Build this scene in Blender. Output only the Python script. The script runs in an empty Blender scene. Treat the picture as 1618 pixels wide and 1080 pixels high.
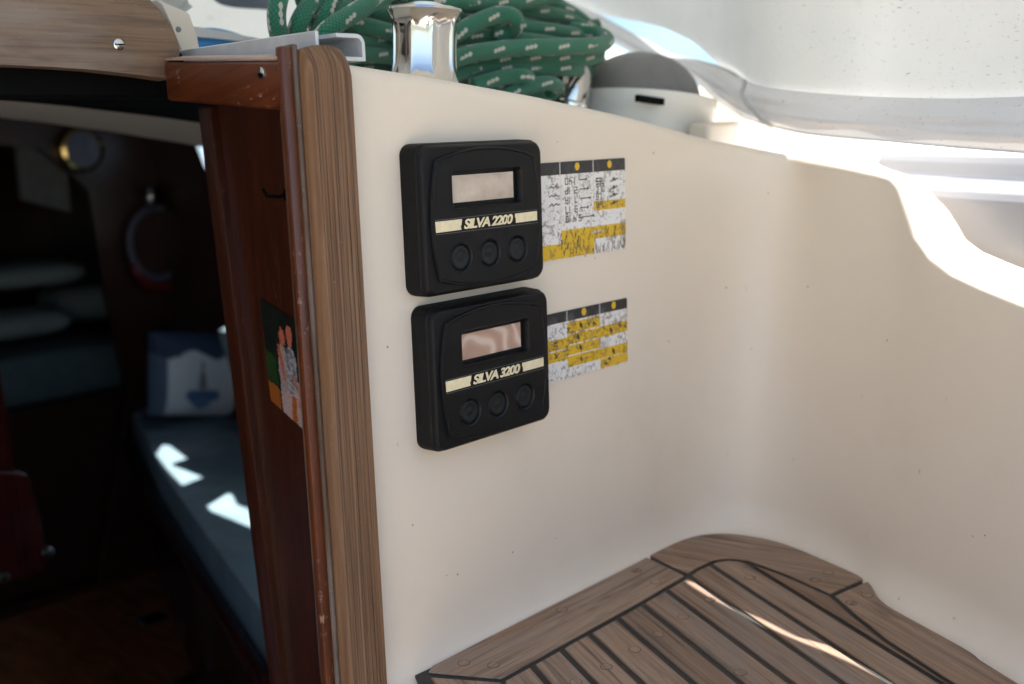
import bpy, bmesh, math, random
import numpy as np
from mathutils import Vector, Matrix
random.seed(7); np.random.seed(7)
sc = bpy.context.scene
COL = sc.collection
rad = math.radians

# ------------------------------------------------------------------ camera
# boat axes: X to starboard along the bulkhead, Y forward, Z up; bulkhead face at Y = 0.60
FPX, CX, CY = 1685.0, 809.0, 540.0
a1 = Vector((1665, -388, 1685)).normalized()
a2 = Vector((266, 8460, 1685)); a2 = (a2 - a1 * a1.dot(a2)).normalized()
a3 = a1.cross(a2)
ROT = Matrix((a1, a3, -a2))                      # camera (x right, y down, z forward) -> boat axes
cd = bpy.data.cameras.new('camera'); cam = bpy.data.objects.new('camera', cd); COL.objects.link(cam)
rx, dn, fw = ROT.col[0], ROT.col[1], ROT.col[2]
cam.matrix_world = Matrix(((rx[0], -dn[0], -fw[0], 0), (rx[1], -dn[1], -fw[1], 0), (rx[2], -dn[2], -fw[2], 0), (0, 0, 0, 1)))
cd.sensor_width = 36; cd.lens = FPX / 1618 * 36; cd.clip_start = 0.02; cd.clip_end = 4000
cd.dof.use_dof = True; cd.dof.focus_distance = 0.785; cd.dof.aperture_fstop = 5.0; cd.dof.aperture_blades = 9
sc.camera = cam

# ------------------------------------------------------------------ sky, sun, exposure
SUN_AZ = Vector((0.99, 0.12, 0)).normalized(); SUN_EL = rad(60)
w = bpy.data.worlds.new('World'); sc.world = w; w.use_nodes = True
wn = w.node_tree.nodes; wl = w.node_tree.links
sky = wn.new('ShaderNodeTexSky'); sky.sky_type = 'NISHITA'; sky.sun_disc = False
sky.sun_elevation = SUN_EL; sky.sun_rotation = math.atan2(SUN_AZ.x, SUN_AZ.y); sky.dust_density = 1.5
wl.new(sky.outputs[0], wn['Background'].inputs[0]); wn['Background'].inputs[1].default_value = 0.13
sd = bpy.data.lights.new('sun', 'SUN'); sd.energy = 4.2; sd.angle = rad(0.53); sd.color = (1, 0.95, 0.88)
sun = bpy.data.objects.new('sun', sd); COL.objects.link(sun)
TO_SUN = Vector((SUN_AZ.x * math.cos(SUN_EL), SUN_AZ.y * math.cos(SUN_EL), math.sin(SUN_EL)))
sun.rotation_euler = TO_SUN.to_track_quat('Z', 'Y').to_euler(); sun.location = TO_SUN * 5
vs = sc.view_settings; vs.view_transform = 'Standard'; vs.look = 'None'; vs.exposure = 1.71; vs.gamma = 1; vs.use_curve_mapping = False
sc.cycles.max_bounces = 10; sc.cycles.diffuse_bounces = 6; sc.cycles.transmission_bounces = 8; sc.cycles.transparent_max_bounces = 8
sc.cycles.use_denoising = True; sc.cycles.sample_clamp_indirect = 6
sc.cycles.caustics_reflective = False; sc.cycles.caustics_refractive = False

# ------------------------------------------------------------------ helpers
def ray(x, y): return ROT @ Vector(((x - CX) / FPX, (y - CY) / FPX, 1))
def onY(x, y, Y): r = ray(x, y); return r * (Y / r.y)
def onX(x, y, X): r = ray(x, y); return r * (X / r.x)
def onZ(x, y, Z): r = ray(x, y); return r * (Z / r.z)
def onN(x, y, n, c): r = ray(x, y); return r * (c / (n[0] * r.x + n[1] * r.y))
def proj(p):
    c = ROT.transposed() @ Vector(p); return CX + FPX * c.x / c.z, CY + FPX * c.y / c.z

def tag(o, label=None, cat=None, group=None, kind=None):
    if label: o['label'] = label
    if cat: o['category'] = cat
    if group: o['group'] = group
    if kind: o['kind'] = kind
    return o
def empty(name, loc, label=None, cat=None, group=None, kind=None):
    o = bpy.data.objects.new(name, None); o.location = loc; o.empty_display_size = .02; COL.objects.link(o)
    return tag(o, label, cat, group, kind)
def link(name, me, mat, parent=None, smooth=False):
    o = bpy.data.objects.new(name, me); COL.objects.link(o)
    if mat: me.materials.append(mat)
    if smooth: me.polygons.foreach_set('use_smooth', [True] * len(me.polygons)); me.update()
    if parent:
        o.parent = parent; l = parent; off = Vector((0, 0, 0))
        while l: off += l.location; l = l.parent
        o.location = -off                       # parts are built in boat coordinates
    return o
def mesh(name, v, f, mat, parent=None, smooth=False):
    me = bpy.data.meshes.new(name); me.from_pydata([tuple(p) for p in v], [], f); me.validate(); me.update()
    return link(name, me, mat, parent, smooth)
def bm_obj(name, bm, mat, parent=None, smooth=False):
    bmesh.ops.recalc_face_normals(bm, faces=bm.faces)
    me = bpy.data.meshes.new(name); bm.to_mesh(me); bm.free(); return link(name, me, mat, parent, smooth)
def autosmooth(o, ang=35):
    me = o.data; me.polygons.foreach_set('use_smooth', [True] * len(me.polygons))
    try: me.set_sharp_from_angle(angle=rad(ang))
    except Exception: pass
    return o
def box(name, lo, hi, mat, parent=None, bev=0, seg=2):
    bm = bmesh.new()
    bmesh.ops.create_cube(bm, size=1)
    for v in bm.verts: v.co = Vector([lo[i] + (v.co[i] + .5) * (hi[i] - lo[i]) for i in range(3)])
    if bev: bmesh.ops.bevel(bm, geom=bm.edges[:], offset=bev, segments=seg, profile=.5, affect='EDGES')
    o = bm_obj(name, bm, mat, parent)
    return autosmooth(o) if bev else o
def prism(name, poly, d, mat, parent=None, bev=0, seg=2):
    """poly: 3D points of one face, d: extrusion vector"""
    bm = bmesh.new(); d = Vector(d)
    A = [bm.verts.new(Vector(p)) for p in poly]; B = [bm.verts.new(Vector(p) + d) for p in poly]
    n = len(poly); bm.faces.new(A); bm.faces.new(B[::-1])
    for i in range(n): bm.faces.new((A[i], B[i], B[(i + 1) % n], A[(i + 1) % n]))
    if bev: bmesh.ops.bevel(bm, geom=bm.edges[:], offset=bev, segments=seg, profile=.5, affect='EDGES', clamp_overlap=True)
    o = bm_obj(name, bm, mat, parent)
    return autosmooth(o) if bev else o
def grid(name, fn, nu, nv, mat, parent=None, smooth=True, closed=False):
    v = [fn(i / (nu - 1), j / (nv - 1)) for i in range(nu) for j in range(nv)]
    f = [(i * nv + j, (i + 1) * nv + j, (i + 1) * nv + j + 1, i * nv + j + 1) for i in range(nu - 1) for j in range(nv - 1)]
    return mesh(name, v, f, mat, parent, smooth)
def lathe(name, prof, c, axis, mat, parent=None, n=48, ang=40):
    """prof: list of (radius, height along axis) from c"""
    axis = Vector(axis).normalized(); t = axis.orthogonal().normalized(); b = axis.cross(t); c = Vector(c)
    v, f = [], []; m = len(prof)
    for i in range(n):
        a = 2 * math.pi * i / n; d = t * math.cos(a) + b * math.sin(a)
        v += [c + d * r + axis * h for r, h in prof]
    for i in range(n):
        k = (i + 1) % n
        f += [(i * m + j, k * m + j, k * m + j + 1, i * m + j + 1) for j in range(m - 1)]
    return autosmooth(mesh(name, v, f, mat, parent), ang)
def spline(pts, per=10):
    pts = [Vector(p) for p in pts]; out = []
    P = [pts[0] * 2 - pts[1]] + pts + [pts[-1] * 2 - pts[-2]]
    for i in range(1, len(P) - 2):
        for k in range(per):
            t = k / per; p0, p1, p2, p3 = P[i - 1:i + 3]
            out.append(.5 * ((2 * p1) + (p2 - p0) * t + (2 * p0 - 5 * p1 + 4 * p2 - p3) * t * t + (3 * p1 - p0 - 3 * p2 + p3) * t ** 3))
    out.append(pts[-1]); return out
def tube(name, path, r, mat, parent=None, n=14, uvoff=0.0, caps=True):
    path = [Vector(p) for p in path]; v, f = [], []; L = [0]
    for i in range(1, len(path)): L.append(L[-1] + (path[i] - path[i - 1]).length)
    t0 = (path[1] - path[0]).normalized(); nrm = t0.orthogonal().normalized()
    for i, p in enumerate(path):
        t = (path[min(i + 1, len(path) - 1)] - path[max(i - 1, 0)]).normalized()
        nrm = (nrm - t * nrm.dot(t)).normalized(); b = t.cross(nrm)
        rr = r(i / (len(path) - 1)) if callable(r) else r
        v += [p + (nrm * math.cos(2 * math.pi * k / n) + b * math.sin(2 * math.pi * k / n)) * rr for k in range(n)]
    for i in range(len(path) - 1):
        f += [(i * n + k, i * n + (k + 1) % n, (i + 1) * n + (k + 1) % n, (i + 1) * n + k) for k in range(n)]
    nf = len(f)
    if caps: f += [tuple(range(n))[::-1], tuple((len(path) - 1) * n + k for k in range(n))]
    o = mesh(name, v, f, mat, parent, True)
    uv = o.data.uv_layers.new(name='UVMap').data
    for pi, p in enumerate(o.data.polygons):
        for li in p.loop_indices:
            vi = o.data.loops[li].vertex_index; i, k = divmod(vi, n)
            kk = k
            if pi < nf and k == 0 and (pi % n) == n - 1: kk = n
            uv[li].uv = (L[i] + uvoff, kk / n)
    return o
def wood_uv(o, along, across, off=None):
    """u runs with the grain, v across it, both in metres"""
    al = Vector(along).normalized(); ac = Vector(across).normalized(); up = al.cross(ac)
    off = off or (random.uniform(0, 9), random.uniform(0, 9))
    me = o.data; uv = (me.uv_layers.get('UVMap') or me.uv_layers.new(name='UVMap')).data
    for l in me.loops:
        p = me.vertices[l.vertex_index].co; uv[l.index].uv = (p.dot(al) + off[0], p.dot(ac) + .6 * p.dot(up) + off[1])
    return o

# ------------------------------------------------------------------ materials
class NT:
    def __init__(s, name):
        s.m = bpy.data.materials.new(name); s.m.use_nodes = True; s.t = s.m.node_tree
        s.b = s.t.nodes['Principled BSDF']; s.out = s.t.nodes['Material Output']
    def n(s, typ, **k):
        x = s.t.nodes.new(typ)
        for a, v in k.items(): setattr(x, a, v)
        return x
    def l(s, a, b): s.t.links.new(a, b)
    def set(s, **k):
        for a, v in k.items():
            i = s.b.inputs[a.replace('_', ' ')]
            i.default_value = (*v, 1) if isinstance(v, tuple) and len(v) == 3 else v
        return s
    def coord(s, which='Object', scale=(1, 1, 1)):
        c = s.n('ShaderNodeTexCoord'); m = s.n('ShaderNodeMapping'); m.inputs['Scale'].default_value = scale
        s.l(c.outputs[which], m.inputs[0]); return m.outputs[0]
    def noise(s, vec, scale, detail=4, rough=.55, dist=0):
        x = s.n('ShaderNodeTexNoise'); x.inputs['Scale'].default_value = scale; x.inputs['Detail'].default_value = detail
        x.inputs['Roughness'].default_value = rough; x.inputs['Distortion'].default_value = dist
        if vec is not None: s.l(vec, x.inputs['Vector'])
        return x.outputs[0]
    def ramp(s, fac, stops, interp='LINEAR'):
        r = s.n('ShaderNodeValToRGB'); e = r.color_ramp.elements; r.color_ramp.interpolation = interp
        while len(e) < len(stops): e.new(.5)
        for el, (p, c) in zip(e, stops): el.position = p; el.color = (*c, 1) if len(c) == 3 else c
        s.l(fac, r.inputs[0]); return r.outputs[0]
    def fade(s, fac, lo, hi, a=0., b=1.):
        r = s.n('ShaderNodeMapRange'); r.inputs[1].default_value = lo; r.inputs[2].default_value = hi
        r.inputs[3].default_value = a; r.inputs[4].default_value = b; s.l(fac, r.inputs[0]); return r.outputs[0]
    def mix(s, fac, a, b, blend='MIX'):
        x = s.n('ShaderNodeMix', data_type='RGBA', blend_type=blend)
        for i, v in ((0, fac), (6, a), (7, b)):
            if hasattr(v, 'is_linked'): s.l(v, x.inputs[i])
            else: x.inputs[i].default_value = (*v, 1) if isinstance(v, tuple) else v
        return x.outputs[2]
    def math(s, op, a, b=0.):
        x = s.n('ShaderNodeMath', operation=op)
        for i, v in enumerate((a, b)):
            if hasattr(v, 'is_linked'): s.l(v, x.inputs[i])
            else: x.inputs[i].default_value = v
        return x.outputs[0]
    def bump(s, h, strength=.3, dist=.001):
        b = s.n('ShaderNodeBump'); b.inputs['Strength'].default_value = strength; b.inputs['Distance'].default_value = dist
        s.l(h, b.inputs['Height']); s.l(b.outputs[0], s.b.inputs['Normal'])
    def base(s, c): s.l(c, s.b.inputs['Base Color']); return s
    def rough(s, r): s.l(r, s.b.inputs['Roughness']); return s

def flat(name, col, rough=.5, metal=0., coat=0., var=.12, scale=30, spec=.5):
    t = NT(name).set(Roughness=rough, Metallic=metal, Coat_Weight=coat, Specular_IOR_Level=spec)
    n = t.noise(t.coord(), scale, 5)
    t.base(t.mix(t.fade(n, .3, .7), tuple(c * (1 - var) for c in col), tuple(min(1, c * (1 + var)) for c in col)))
    t.rough(t.fade(t.noise(t.coord(), scale * .7, 4), .3, .7, max(.02, rough - .06), rough + .06))
    return t.m
def gelcoat(name, col=(.742, .642, .520), rough=.42, specks=True):
    t = NT(name).set(Coat_Weight=.05, Coat_Roughness=.10, Specular_IOR_Level=.35)
    c = t.coord(); big = t.noise(c, 5, 3)
    k = t.mix(t.fade(big, .3, .7), col, tuple(x * .955 for x in col))
    if specks:
        v = t.n('ShaderNodeTexVoronoi'); v.inputs['Scale'].default_value = 60; t.l(c, v.inputs['Vector'])
        d = t.math('LESS_THAN', v.outputs['Distance'], .055); g = t.math('GREATER_THAN', t.noise(c, 26, 2), .56)
        k = t.mix(t.math('MULTIPLY', t.math('MULTIPLY', d, g), .75), k, (.10, .07, .05))
        sf = t.noise(t.coord('Object', (95, 95, 38)), 1, 2, .5); k = t.mix(t.fade(sf, .755, .80, 0, .5), k, (.22, .15, .09))
        gr = t.noise(c, 11, 5, .65); k = t.mix(t.fade(gr, .56, .78, 0, .10), k, (.42, .33, .22))
    t.base(k); t.rough(t.fade(t.noise(c, 22, 6, .65),   .3, .7, rough - .02, rough + .04))
    return t.m
def teak(name, light=(.40, .268, .178), dark=(.10, .06, .037), tint=(.27, .14, .07), rough=.52):
    t = NT(name); u = t.coord('UV', (5, 150, 1)); u2 = t.coord('UV', (14, 420, 1))
    g = t.noise(u, 1, 6, .65, .3); g2 = t.noise(u2, 1, 4, .6); bl = t.noise(t.coord('UV', (9, 22, 1)), 1, 3)
    k = t.ramp(g, [(.30, dark), (.47, tuple((a + 2 * b) / 3 for a, b in zip(dark, light))), (.68, light)])
    k = t.mix(t.fade(bl, .42, .72, 0, .55), k, tint)
    k = t.mix(t.fade(g2, .52, .70, 0, .6), k, tuple(x * .8 for x in dark))
    sp = t.noise(t.coord('UV', (220, 500, 1)), 1, 2); k = t.mix(t.fade(sp, .66, .78, 0, .3), k, (.40, .33, .27)); gp_ = t.noise(t.coord('UV', (5, 30, 1)), 1, 4); k = t.mix(t.fade(gp_, .50, .66, 0, .55), k, (.235, .20, .17)); ds_ = t.noise(t.coord('UV', (11, 38, 1)), 1, 4, .6); k = t.mix(t.fade(ds_, .57, .72, 0, .6), k, (.085, .045, .026))
    oi = t.n('ShaderNodeObjectInfo'); k = t.mix(1., k, t.ramp(oi.outputs['Random'], [(0, (.68, .64, .62)), (.5, (.88, .87, .87)), (1, (1.0, 1.0, 1.0))]), 'MULTIPLY')
    t.base(k).rough(t.fade(g, .3, .7, rough + .12, rough - .08))
    h = t.math('ADD', t.math('MULTIPLY', g, .6), t.math('MULTIPLY', g2, .5)); t.bump(h, .55, .0012)
    return t.m
def varnish(name, a=(.125, .030, .006), b=(.042, .009, .003), rough=.38, wear=.45, coat=.1):
    t = NT(name).set(Coat_Weight=coat, Coat_Roughness=.22)
    g = t.noise(t.coord('UV', (6, 170, 1)), 1, 6, .6, .4); bl = t.noise(t.coord('UV', (12, 30, 1)), 1, 3)
    k = t.mix(t.fade(g, .3, .7), b, a); k = t.mix(t.fade(bl, .35, .7, 0, .5), k, tuple(x * .55 for x in b))
    ch = t.noise(t.coord('UV', (130, 260, 1)), 1, 5, .7); big = t.noise(t.coord('UV', (16, 50, 1)), 1, 3)
    wm = t.math('MULTIPLY', t.fade(ch, .60, .64), t.fade(big, .5, .62)); wm = t.math('MULTIPLY', wm, wear)
    k = t.mix(wm, k, (.48, .31, .22))
    t.base(k).rough(t.fade(wm, 0, 1, rough, .8)); t.bump(t.math('SUBTRACT', g, wm), .2, .0008)
    return t.m
def vcol(name, rough=.5, coat=0.):
    t = NT(name).set(Roughness=rough, Coat_Weight=coat); a = t.n('ShaderNodeVertexColor', layer_name='Col'); t.base(a.outputs[0]); return t.m
def canvas(name, col, trans, dirt=True, rough=.9, tcol=(.9, .92, .9)):
    t = NT(name).set(Roughness=rough, Specular_IOR_Level=.12)
    c = t.coord(); k = col
    if dirt:
        k = t.mix(t.fade(t.noise(c, 7, 4), .35, .7), col, tuple(x * .94 for x in col))
        dd = t.noise(t.coord('Object', (150, 170, 560)), 1, 3, .7)
        k = t.mix(t.math('MULTIPLY', t.fade(dd, .63, .70), .5), k, (.22, .20, .17))
        st = t.noise(t.coord('Object', (55, 60, 300)), 1, 2, .5)
        k = t.mix(t.math('MULTIPLY', t.fade(st, .745, .78), .7), k, (.13, .11, .09))
        ye = t.noise(c, 26, 3); k = t.mix(t.fade(ye, .66, .8, 0, .35), k, (.62, .52, .30))
        t.base(k)
    else: t.set(Base_Color=col)
    tr = t.n('ShaderNodeBsdfTranslucent'); m = t.n('ShaderNodeMixShader'); m.inputs[0].default_value = trans
    if dirt: t.l(t.mix(1., k, (1, 1, 1), 'MULTIPLY'), tr.inputs[0])
    else: tr.inputs[0].default_value = (*tcol, 1)
    t.l(t.b.outputs[0], m.inputs[1]); t.l(tr.outputs[0], m.inputs[2]); t.l(m.outputs[0], t.out.inputs[0])
    wv = t.noise(t.coord('Object', (6, 9, 14)), 1, 3); t.bump(wv, .15, .02)
    return t.m
def braid(name):
    t = NT(name).set(Roughness=.75, Sheen_Weight=.25)
    c = t.n('ShaderNodeTexCoord'); s = t.n('ShaderNodeSeparateXYZ'); t.l(c.outputs['UV'], s.inputs[0]); u, v = s.outputs[0], s.outputs[1]
    # diagonal braid of the cover: two sets of helices
    p = t.math('MULTIPLY', u, 330.); q = t.math('MULTIPLY', v, 12.)
    d1 = t.math('ABSOLUTE', t.math('SINE', t.math('MULTIPLY', t.math('ADD', p, q), math.pi)))
    d2 = t.math('ABSOLUTE', t.math('SINE', t.math('MULTIPLY', t.math('SUBTRACT', p, q), math.pi)))
    h = t.math('MINIMUM', d1, d2)
    k = t.mix(t.fade(h, 0, .55), (.003, .042, .022), (.012, .185, .095))
    k = t.mix(t.fade(t.noise(t.coord('UV', (14, 2, 1)), 1, 3), .4, .7, 0, .4), k, (.006, .09, .05))
    # white flecks: short rows of three stitches on four lanes round the rope, shifted lane by lane
    lane = t.math('MULTIPLY', v, 4.); li = t.math('FLOOR', lane); lf = t.math('SUBTRACT', t.math('FRACT', lane), .5)
    uu = t.math('ADD', t.math('MULTIPLY', u, 25.), t.math('MULTIPLY', li, .37)); uf = t.math('FRACT', uu)
    on = t.math('LESS_THAN', uf, .36); st = t.math('ABSOLUTE', t.math('SINE', t.math('MULTIPLY', uf, math.pi * 3 / .36)))
    wide = t.math('ADD', t.math('MULTIPLY', st, .12), .05)
    sl = t.math('ADD', lf, t.math('MULTIPLY', t.math('SUBTRACT', uf, .18), .5))
    f = t.math('MULTIPLY', on, t.math('LESS_THAN', t.math('ABSOLUTE', sl), wide))
    f = t.math('MULTIPLY', f, t.fade(t.noise(t.coord('UV', (33, 5, 1)), 1, 2), .36, .44))
    k = t.mix(t.math('MULTIPLY', f, .95), k, (.55, .50, .43))
    t.base(k); t.bump(t.math('ADD', h, t.math('MULTIPLY', f, .3)), .6, .0012); return t.m

M = {}
M['gel'] = gelcoat('cream_gelcoat'); M['deck'] = gelcoat('white_deck', (.74, .72, .68), .4, False); M['shade_gel'] = gelcoat('shade_grey_gelcoat', (.36, .36, .37), .4, False)  # last one: bulwark gelcoat darkened to carry painted shade
M['teak'] = teak('weathered_teak'); M['teak_post'] = teak('silvered_teak', (.285, .195, .135), (.10, .062, .040), (.25, .14, .08))
M['teak_grey'] = teak('grey_brown_teak', (.20, .13, .08), (.075, .045, .027), (.17, .10, .055))
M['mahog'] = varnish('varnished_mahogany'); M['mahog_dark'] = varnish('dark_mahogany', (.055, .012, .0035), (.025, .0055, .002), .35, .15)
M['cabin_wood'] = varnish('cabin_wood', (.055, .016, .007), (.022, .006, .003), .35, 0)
M['floor_wood'] = varnish('cabin_sole_wood', (.42, .145, .045), (.20, .06, .018), .25, 0)
M['caulk'] = flat('black_caulk', (.008, .008, .009), .45); M['black'] = flat('black_plastic', (.0042, .0043, .0046), .5, var=.25, scale=120, spec=.22)
M['black_side'] = flat('scuffed_black_plastic', (.0055, .0055, .0057), .62, var=.5, scale=260, spec=.18)
M['rubber'] = flat('button_rubber', (.0062, .0072, .0080), .55, spec=.3); M['cream'] = flat('cream_print', (.72, .62, .40), .5, var=.10, scale=220)
M['alu'] = flat('anodised_aluminium', (.60, .61, .61), .42, .35, var=.08, scale=60); M['steel'] = flat('stainless', (.62, .61, .59), .16, 1.)
M['chrome'] = flat('polished_chrome', (.56, .53, .49), .13, 1., var=.03); M['brass'] = flat('brass', (.75, .55, .22), .22, 1.)
M['white_pl'] = flat('white_plastic', (.76, .735, .67), .4, var=.05); M['grey_hood'] = flat('grey_smoked_hood', (.19, .185, .18), .5, var=.1)
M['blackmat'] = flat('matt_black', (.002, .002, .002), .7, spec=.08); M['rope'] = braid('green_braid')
M['canvas'] = canvas('white_canvas', (.80, .81, .785), .058); M['valance'] = canvas('double_canvas', (.66, .655, .65), .10)
M['pale_blue'] = canvas('pale_blue_canvas', (.34, .50, .58), .17, False, .7, (.48, .70, .82)); M['thread'] = flat('stitching', (.30, .22, .12), .8); M['piping'] = flat('grey_piping', (.52, .52, .50), .6)
M['blue'] = flat('blue_cloth', (.045, .22, .48), .8); M['navy'] = flat('slate_cloth', (.20, .30, .36), .9, var=.15, scale=14)
M['pale'] = flat('pale_cushion', (.20, .23, .22), .9, var=.12, scale=9); M['liner'] = flat('headliner', (.32, .34, .37), .6)
M['red'] = flat('red_paint', (.10, .006, .006), .35); M['red_wood'] = varnish('red_table_wood', (.07, .010, .008), (.035, .005, .004), .22, 0)
M['water'] = flat('sea', (.02, .06, .075), .12)
t = NT('clear_vinyl').set(Base_Color=(.75, .82, .88), Roughness=.15, Transmission_Weight=.9, IOR=1.05); M['vinyl'] = t.m
t = NT('portlight_glass').set(Base_Color=(.9, .95, .97), Roughness=.05, Transmission_Weight=1., IOR=1.05); M['glass'] = t.m
def lcd(name, swirl):
    t = NT(name).set(Roughness=.35, Coat_Weight=1., Coat_Roughness=.08)
    c = t.coord('Object', (1, 1, 1.3))
    if swirl:
        wv = t.n('ShaderNodeTexWave'); wv.inputs['Scale'].default_value = 15; wv.inputs['Distortion'].default_value = 20; wv.inputs['Detail'].default_value = 2; wv.inputs['Detail Scale'].default_value = .9
        mp = t.n('ShaderNodeMapping'); mp.inputs['Rotation'].default_value = (0, .7, 0); t.l(c, mp.inputs[0]); t.l(mp.outputs[0], wv.inputs['Vector'])
        k = t.ramp(wv.outputs['Fac'], [(.0, (.38, .235, .17)), (.6, (.45, .29, .21)), (.97, (.58, .44, .36))])
    else:
        g = t.noise(c, 55, 3, .6); k = t.ramp(g, [(.3, (.42, .33, .25)), (.6, (.52, .42, .325)), (.75, (.60, .52, .43))])
    t.base(k); return t.m
M['lcd_plain'] = lcd('bleached_lcd', False); M['lcd_swirl'] = lcd('swirled_lcd', True)

# ------------------------------------------------------------------ cockpit moulding: bulkhead, corner, coaming with its cut-out
ZS = -.409                                        # teak surface of the seat
def seat(x, y): p = onZ(x, y, ZS); return (p.x, p.y)
PAIR = [((.440, .585), (.440, .6)), ((.55, .585), (.55, .6)), ((.70, .585), (.72, .6)), ((.79, .585), (.84, .6)), ((.843, .5823), (.900, .5975)),
        ((.869, .5695), (.937, .588)), ((.8826, .548), (.960, .568)), ((.889, .509), (.970, .542)), ((.8768, .455), (.950, .497)),
        ((.861, .409), (.9385, .4500)), ((.8346, .3844), (.924, .4135)), ((.8216, .3669), (.906, .3905)), ((.807, .333), (.886, .352)),
        ((.7856, .2837), (.861, .30)), ((.7617, .2425), (.839, .252)), ((.62, -.05), (.70, -.04)), ((.45, -.40), (.53, -.40))]
TOP = [(300, 62), (548, 98), (700, 122), (850, 150), (1000, 183), (1140, 221), (1200, 235), (1260, 247), (1330, 262), (1385, 275), (1404, 281),
       (1415, 293), (1424, 320), (1440, 370), (1465, 405), (1500, 432), (1550, 455), (1618, 482), (1760, 530), (2400, 700)]
def top_y(x): return float(np.interp(x, [p[0] for p in TOP], [p[1] for p in TOP]))
ST = spline([(a[0], a[1], 0) for a, b in PAIR], 22); TT = spline([(b[0], b[1], 0) for a, b in PAIR], 22)
def smooth(pts, k):
    for _ in range(k): pts = [pts[0]] + [(pts[i - 1] + pts[i] * 2 + pts[i + 1]) * .25 for i in range(1, len(pts) - 1)] + [pts[-1]]
    return pts
TS = smooth(TT, 500); TT = smooth(TT, 60); OO = smooth(ST, 3); WW = smooth(spline([(x, y, 0) for x, y in ((.440, .585), (.55, .585), (.70, .585), (.78, .585), (.835, .5835), (.870, .573), (.892, .549), (.898, .515), (.888, .472), (.868, .427), (.848, .387), (.832, .356), (.812, .313), (.790, .266), (.770, .225), (.62, -.05), (.45, -.40))], 22), 60)
NS = len(ST); ZT = -.05; ztop = []
def out_n(C, i):
    d = (C[min(i + 1, NS - 1)] - C[max(i - 1, 0)]); return Vector((-d.y, d.x, 0)).normalized()
def wall_pt(i, z):
    b = WW[i] + out_n(WW, i) * .015; v = (z - ZS) / (ZT - ZS); q = TS[i].lerp(TT[i], max(0, min(1.1, v)) ** 7); return Vector((b.x + (q.x - b.x) * v, b.y + (q.y - b.y) * v, z))
for i in range(NS):
    lo, hi = -.30, .09
    for _ in range(40):
        m = (lo + hi) / 2; q = proj(wall_pt(i, m)) if ray(0, 0) is not None else 0
        c = ROT.transposed() @ wall_pt(i, m)
        if c.z < .12: lo = hi = -.2; break
        if q[1] > top_y(q[0]): lo = m
        else: hi = m
    ztop.append((lo + hi) / 2)
ztop = [(ztop[max(i - 1, 0)] + 2 * ztop[i] + ztop[min(i + 1, NS - 1)]) / 4 for i in range(NS)]
LIP = .070; RE = .011
V, F = [], []
for i in range(NS):
    n = out_n(TT, i); no = out_n(OO, i); zt = ztop[i]; row = []
    co_ = max(0, min(1, (.56 - TT[i].y) / .12)); lip = LIP + (.023 - LIP) * co_; cut = max(0, min(1, (-.056 - zt) / .05)) * co_; rise = .017 * cut * cut * (3 - 2 * cut)
    o = OO[i]; row += [Vector((o.x, o.y, ZS - .45)) if OO[i].x < .49 - .02 and False else Vector((o.x, o.y, ZS - .02)) - no * .02, Vector((o.x, o.y, ZS - .006)) - no * .004]
    f0 = Vector((o.x, o.y, ZS - .004)); w1 = wall_pt(i, ZS + .034)
    for k in range(1, 8):                         # cove where the wall meets the seat
        a = k / 7 * math.pi / 2; row.append(Vector((f0.x + (w1.x - f0.x) * math.sin(a), f0.y + (w1.y - f0.y) * math.sin(a), f0.z + (w1.z - f0.z) * (1 - math.cos(a)))))
    RE = .011 - .0065 * co_
    for k in range(1, 13): row.append(wall_pt(i, ZS + .034 + (zt - RE - ZS - .034) * k / 12))
    p = row[-1]
    for k in range(1, 7): a = k / 6 * math.pi / 2; row.append(p + n * RE * (1 - math.cos(a)) + Vector((0, 0, RE * math.sin(a))))
    p = row[-1]; row.append(p + n * (lip * .5) + Vector((0, 0, rise * .5))); row.append(p + n * lip + Vector((0, 0, rise)))
    p = row[-1]
    for k in range(1, 5): a = k / 4 * math.pi / 2; row.append(p + n * .014 * math.sin(a) - Vector((0, 0, .014 * (1 - math.cos(a)))))
    row.append(row[-1] + n * .01 - Vector((0, 0, .004 + .156 * co_))); V += row
m = len(row)
F = [(i * m + j, i * m + j + 1, (i + 1) * m + j + 1, (i + 1) * m + j) for i in range(NS - 1) for j in range(m - 1)]
tag(mesh('cockpit_wall', V, F, M['gel'], None, True), 'cream moulded cockpit bulkhead curving into the side coaming', None, None, 'structure')
# bulkhead below seat level beside the companionway, seat front and cockpit sole
P = Vector((-.402, -.9156, 0)); Q = Vector((.9156, -.402, 0))           # with the seat planks / across them
E0 = Vector((.487, .583, 0))
bm = bmesh.new()
for a, b in (((.44, .6), (.52, .6)),):
    bm.faces.new([bm.verts.new(x) for x in ((a[0], a[1] + .0005, -1.0), (b[0], b[1] + .0005, -1.0), (b[0], b[1] + .0005, ZS + .05), (a[0], a[1] + .0005, ZS + .05))])
tag(bm_obj('lower_wall', bm, M['gel']), None, None, None, 'structure')
e1 = E0 + P * 1.1
prism('seat_wall', [(E0.x, E0.y + .02, -1.0), (e1.x, e1.y, -1.0), (e1.x + .5, e1.y - .1, -1.0), (.92, .56, -1.0), (.80, .60, -1.0)], (0, 0, .57), M['gel'])
tag(bpy.data.objects['seat_wall'], None, None, None, 'structure')
tag(box('cockpit_floor', (-.75, -1.6, -1.02), (.9, .6, -.98), M['deck']), None, None, None, 'structure')
tag(box('port_wall', (-1.2, -1.6, -1.0), (-.62, .6, -.43), M['gel'], None, .02, 3), None, None, None, 'structure')
tag(box('port_coaming_wall', (-1.05, -1.6, -.43), (-.98, .6, -.06), M['gel'], None, .02, 3), None, None, None, 'structure')
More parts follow.
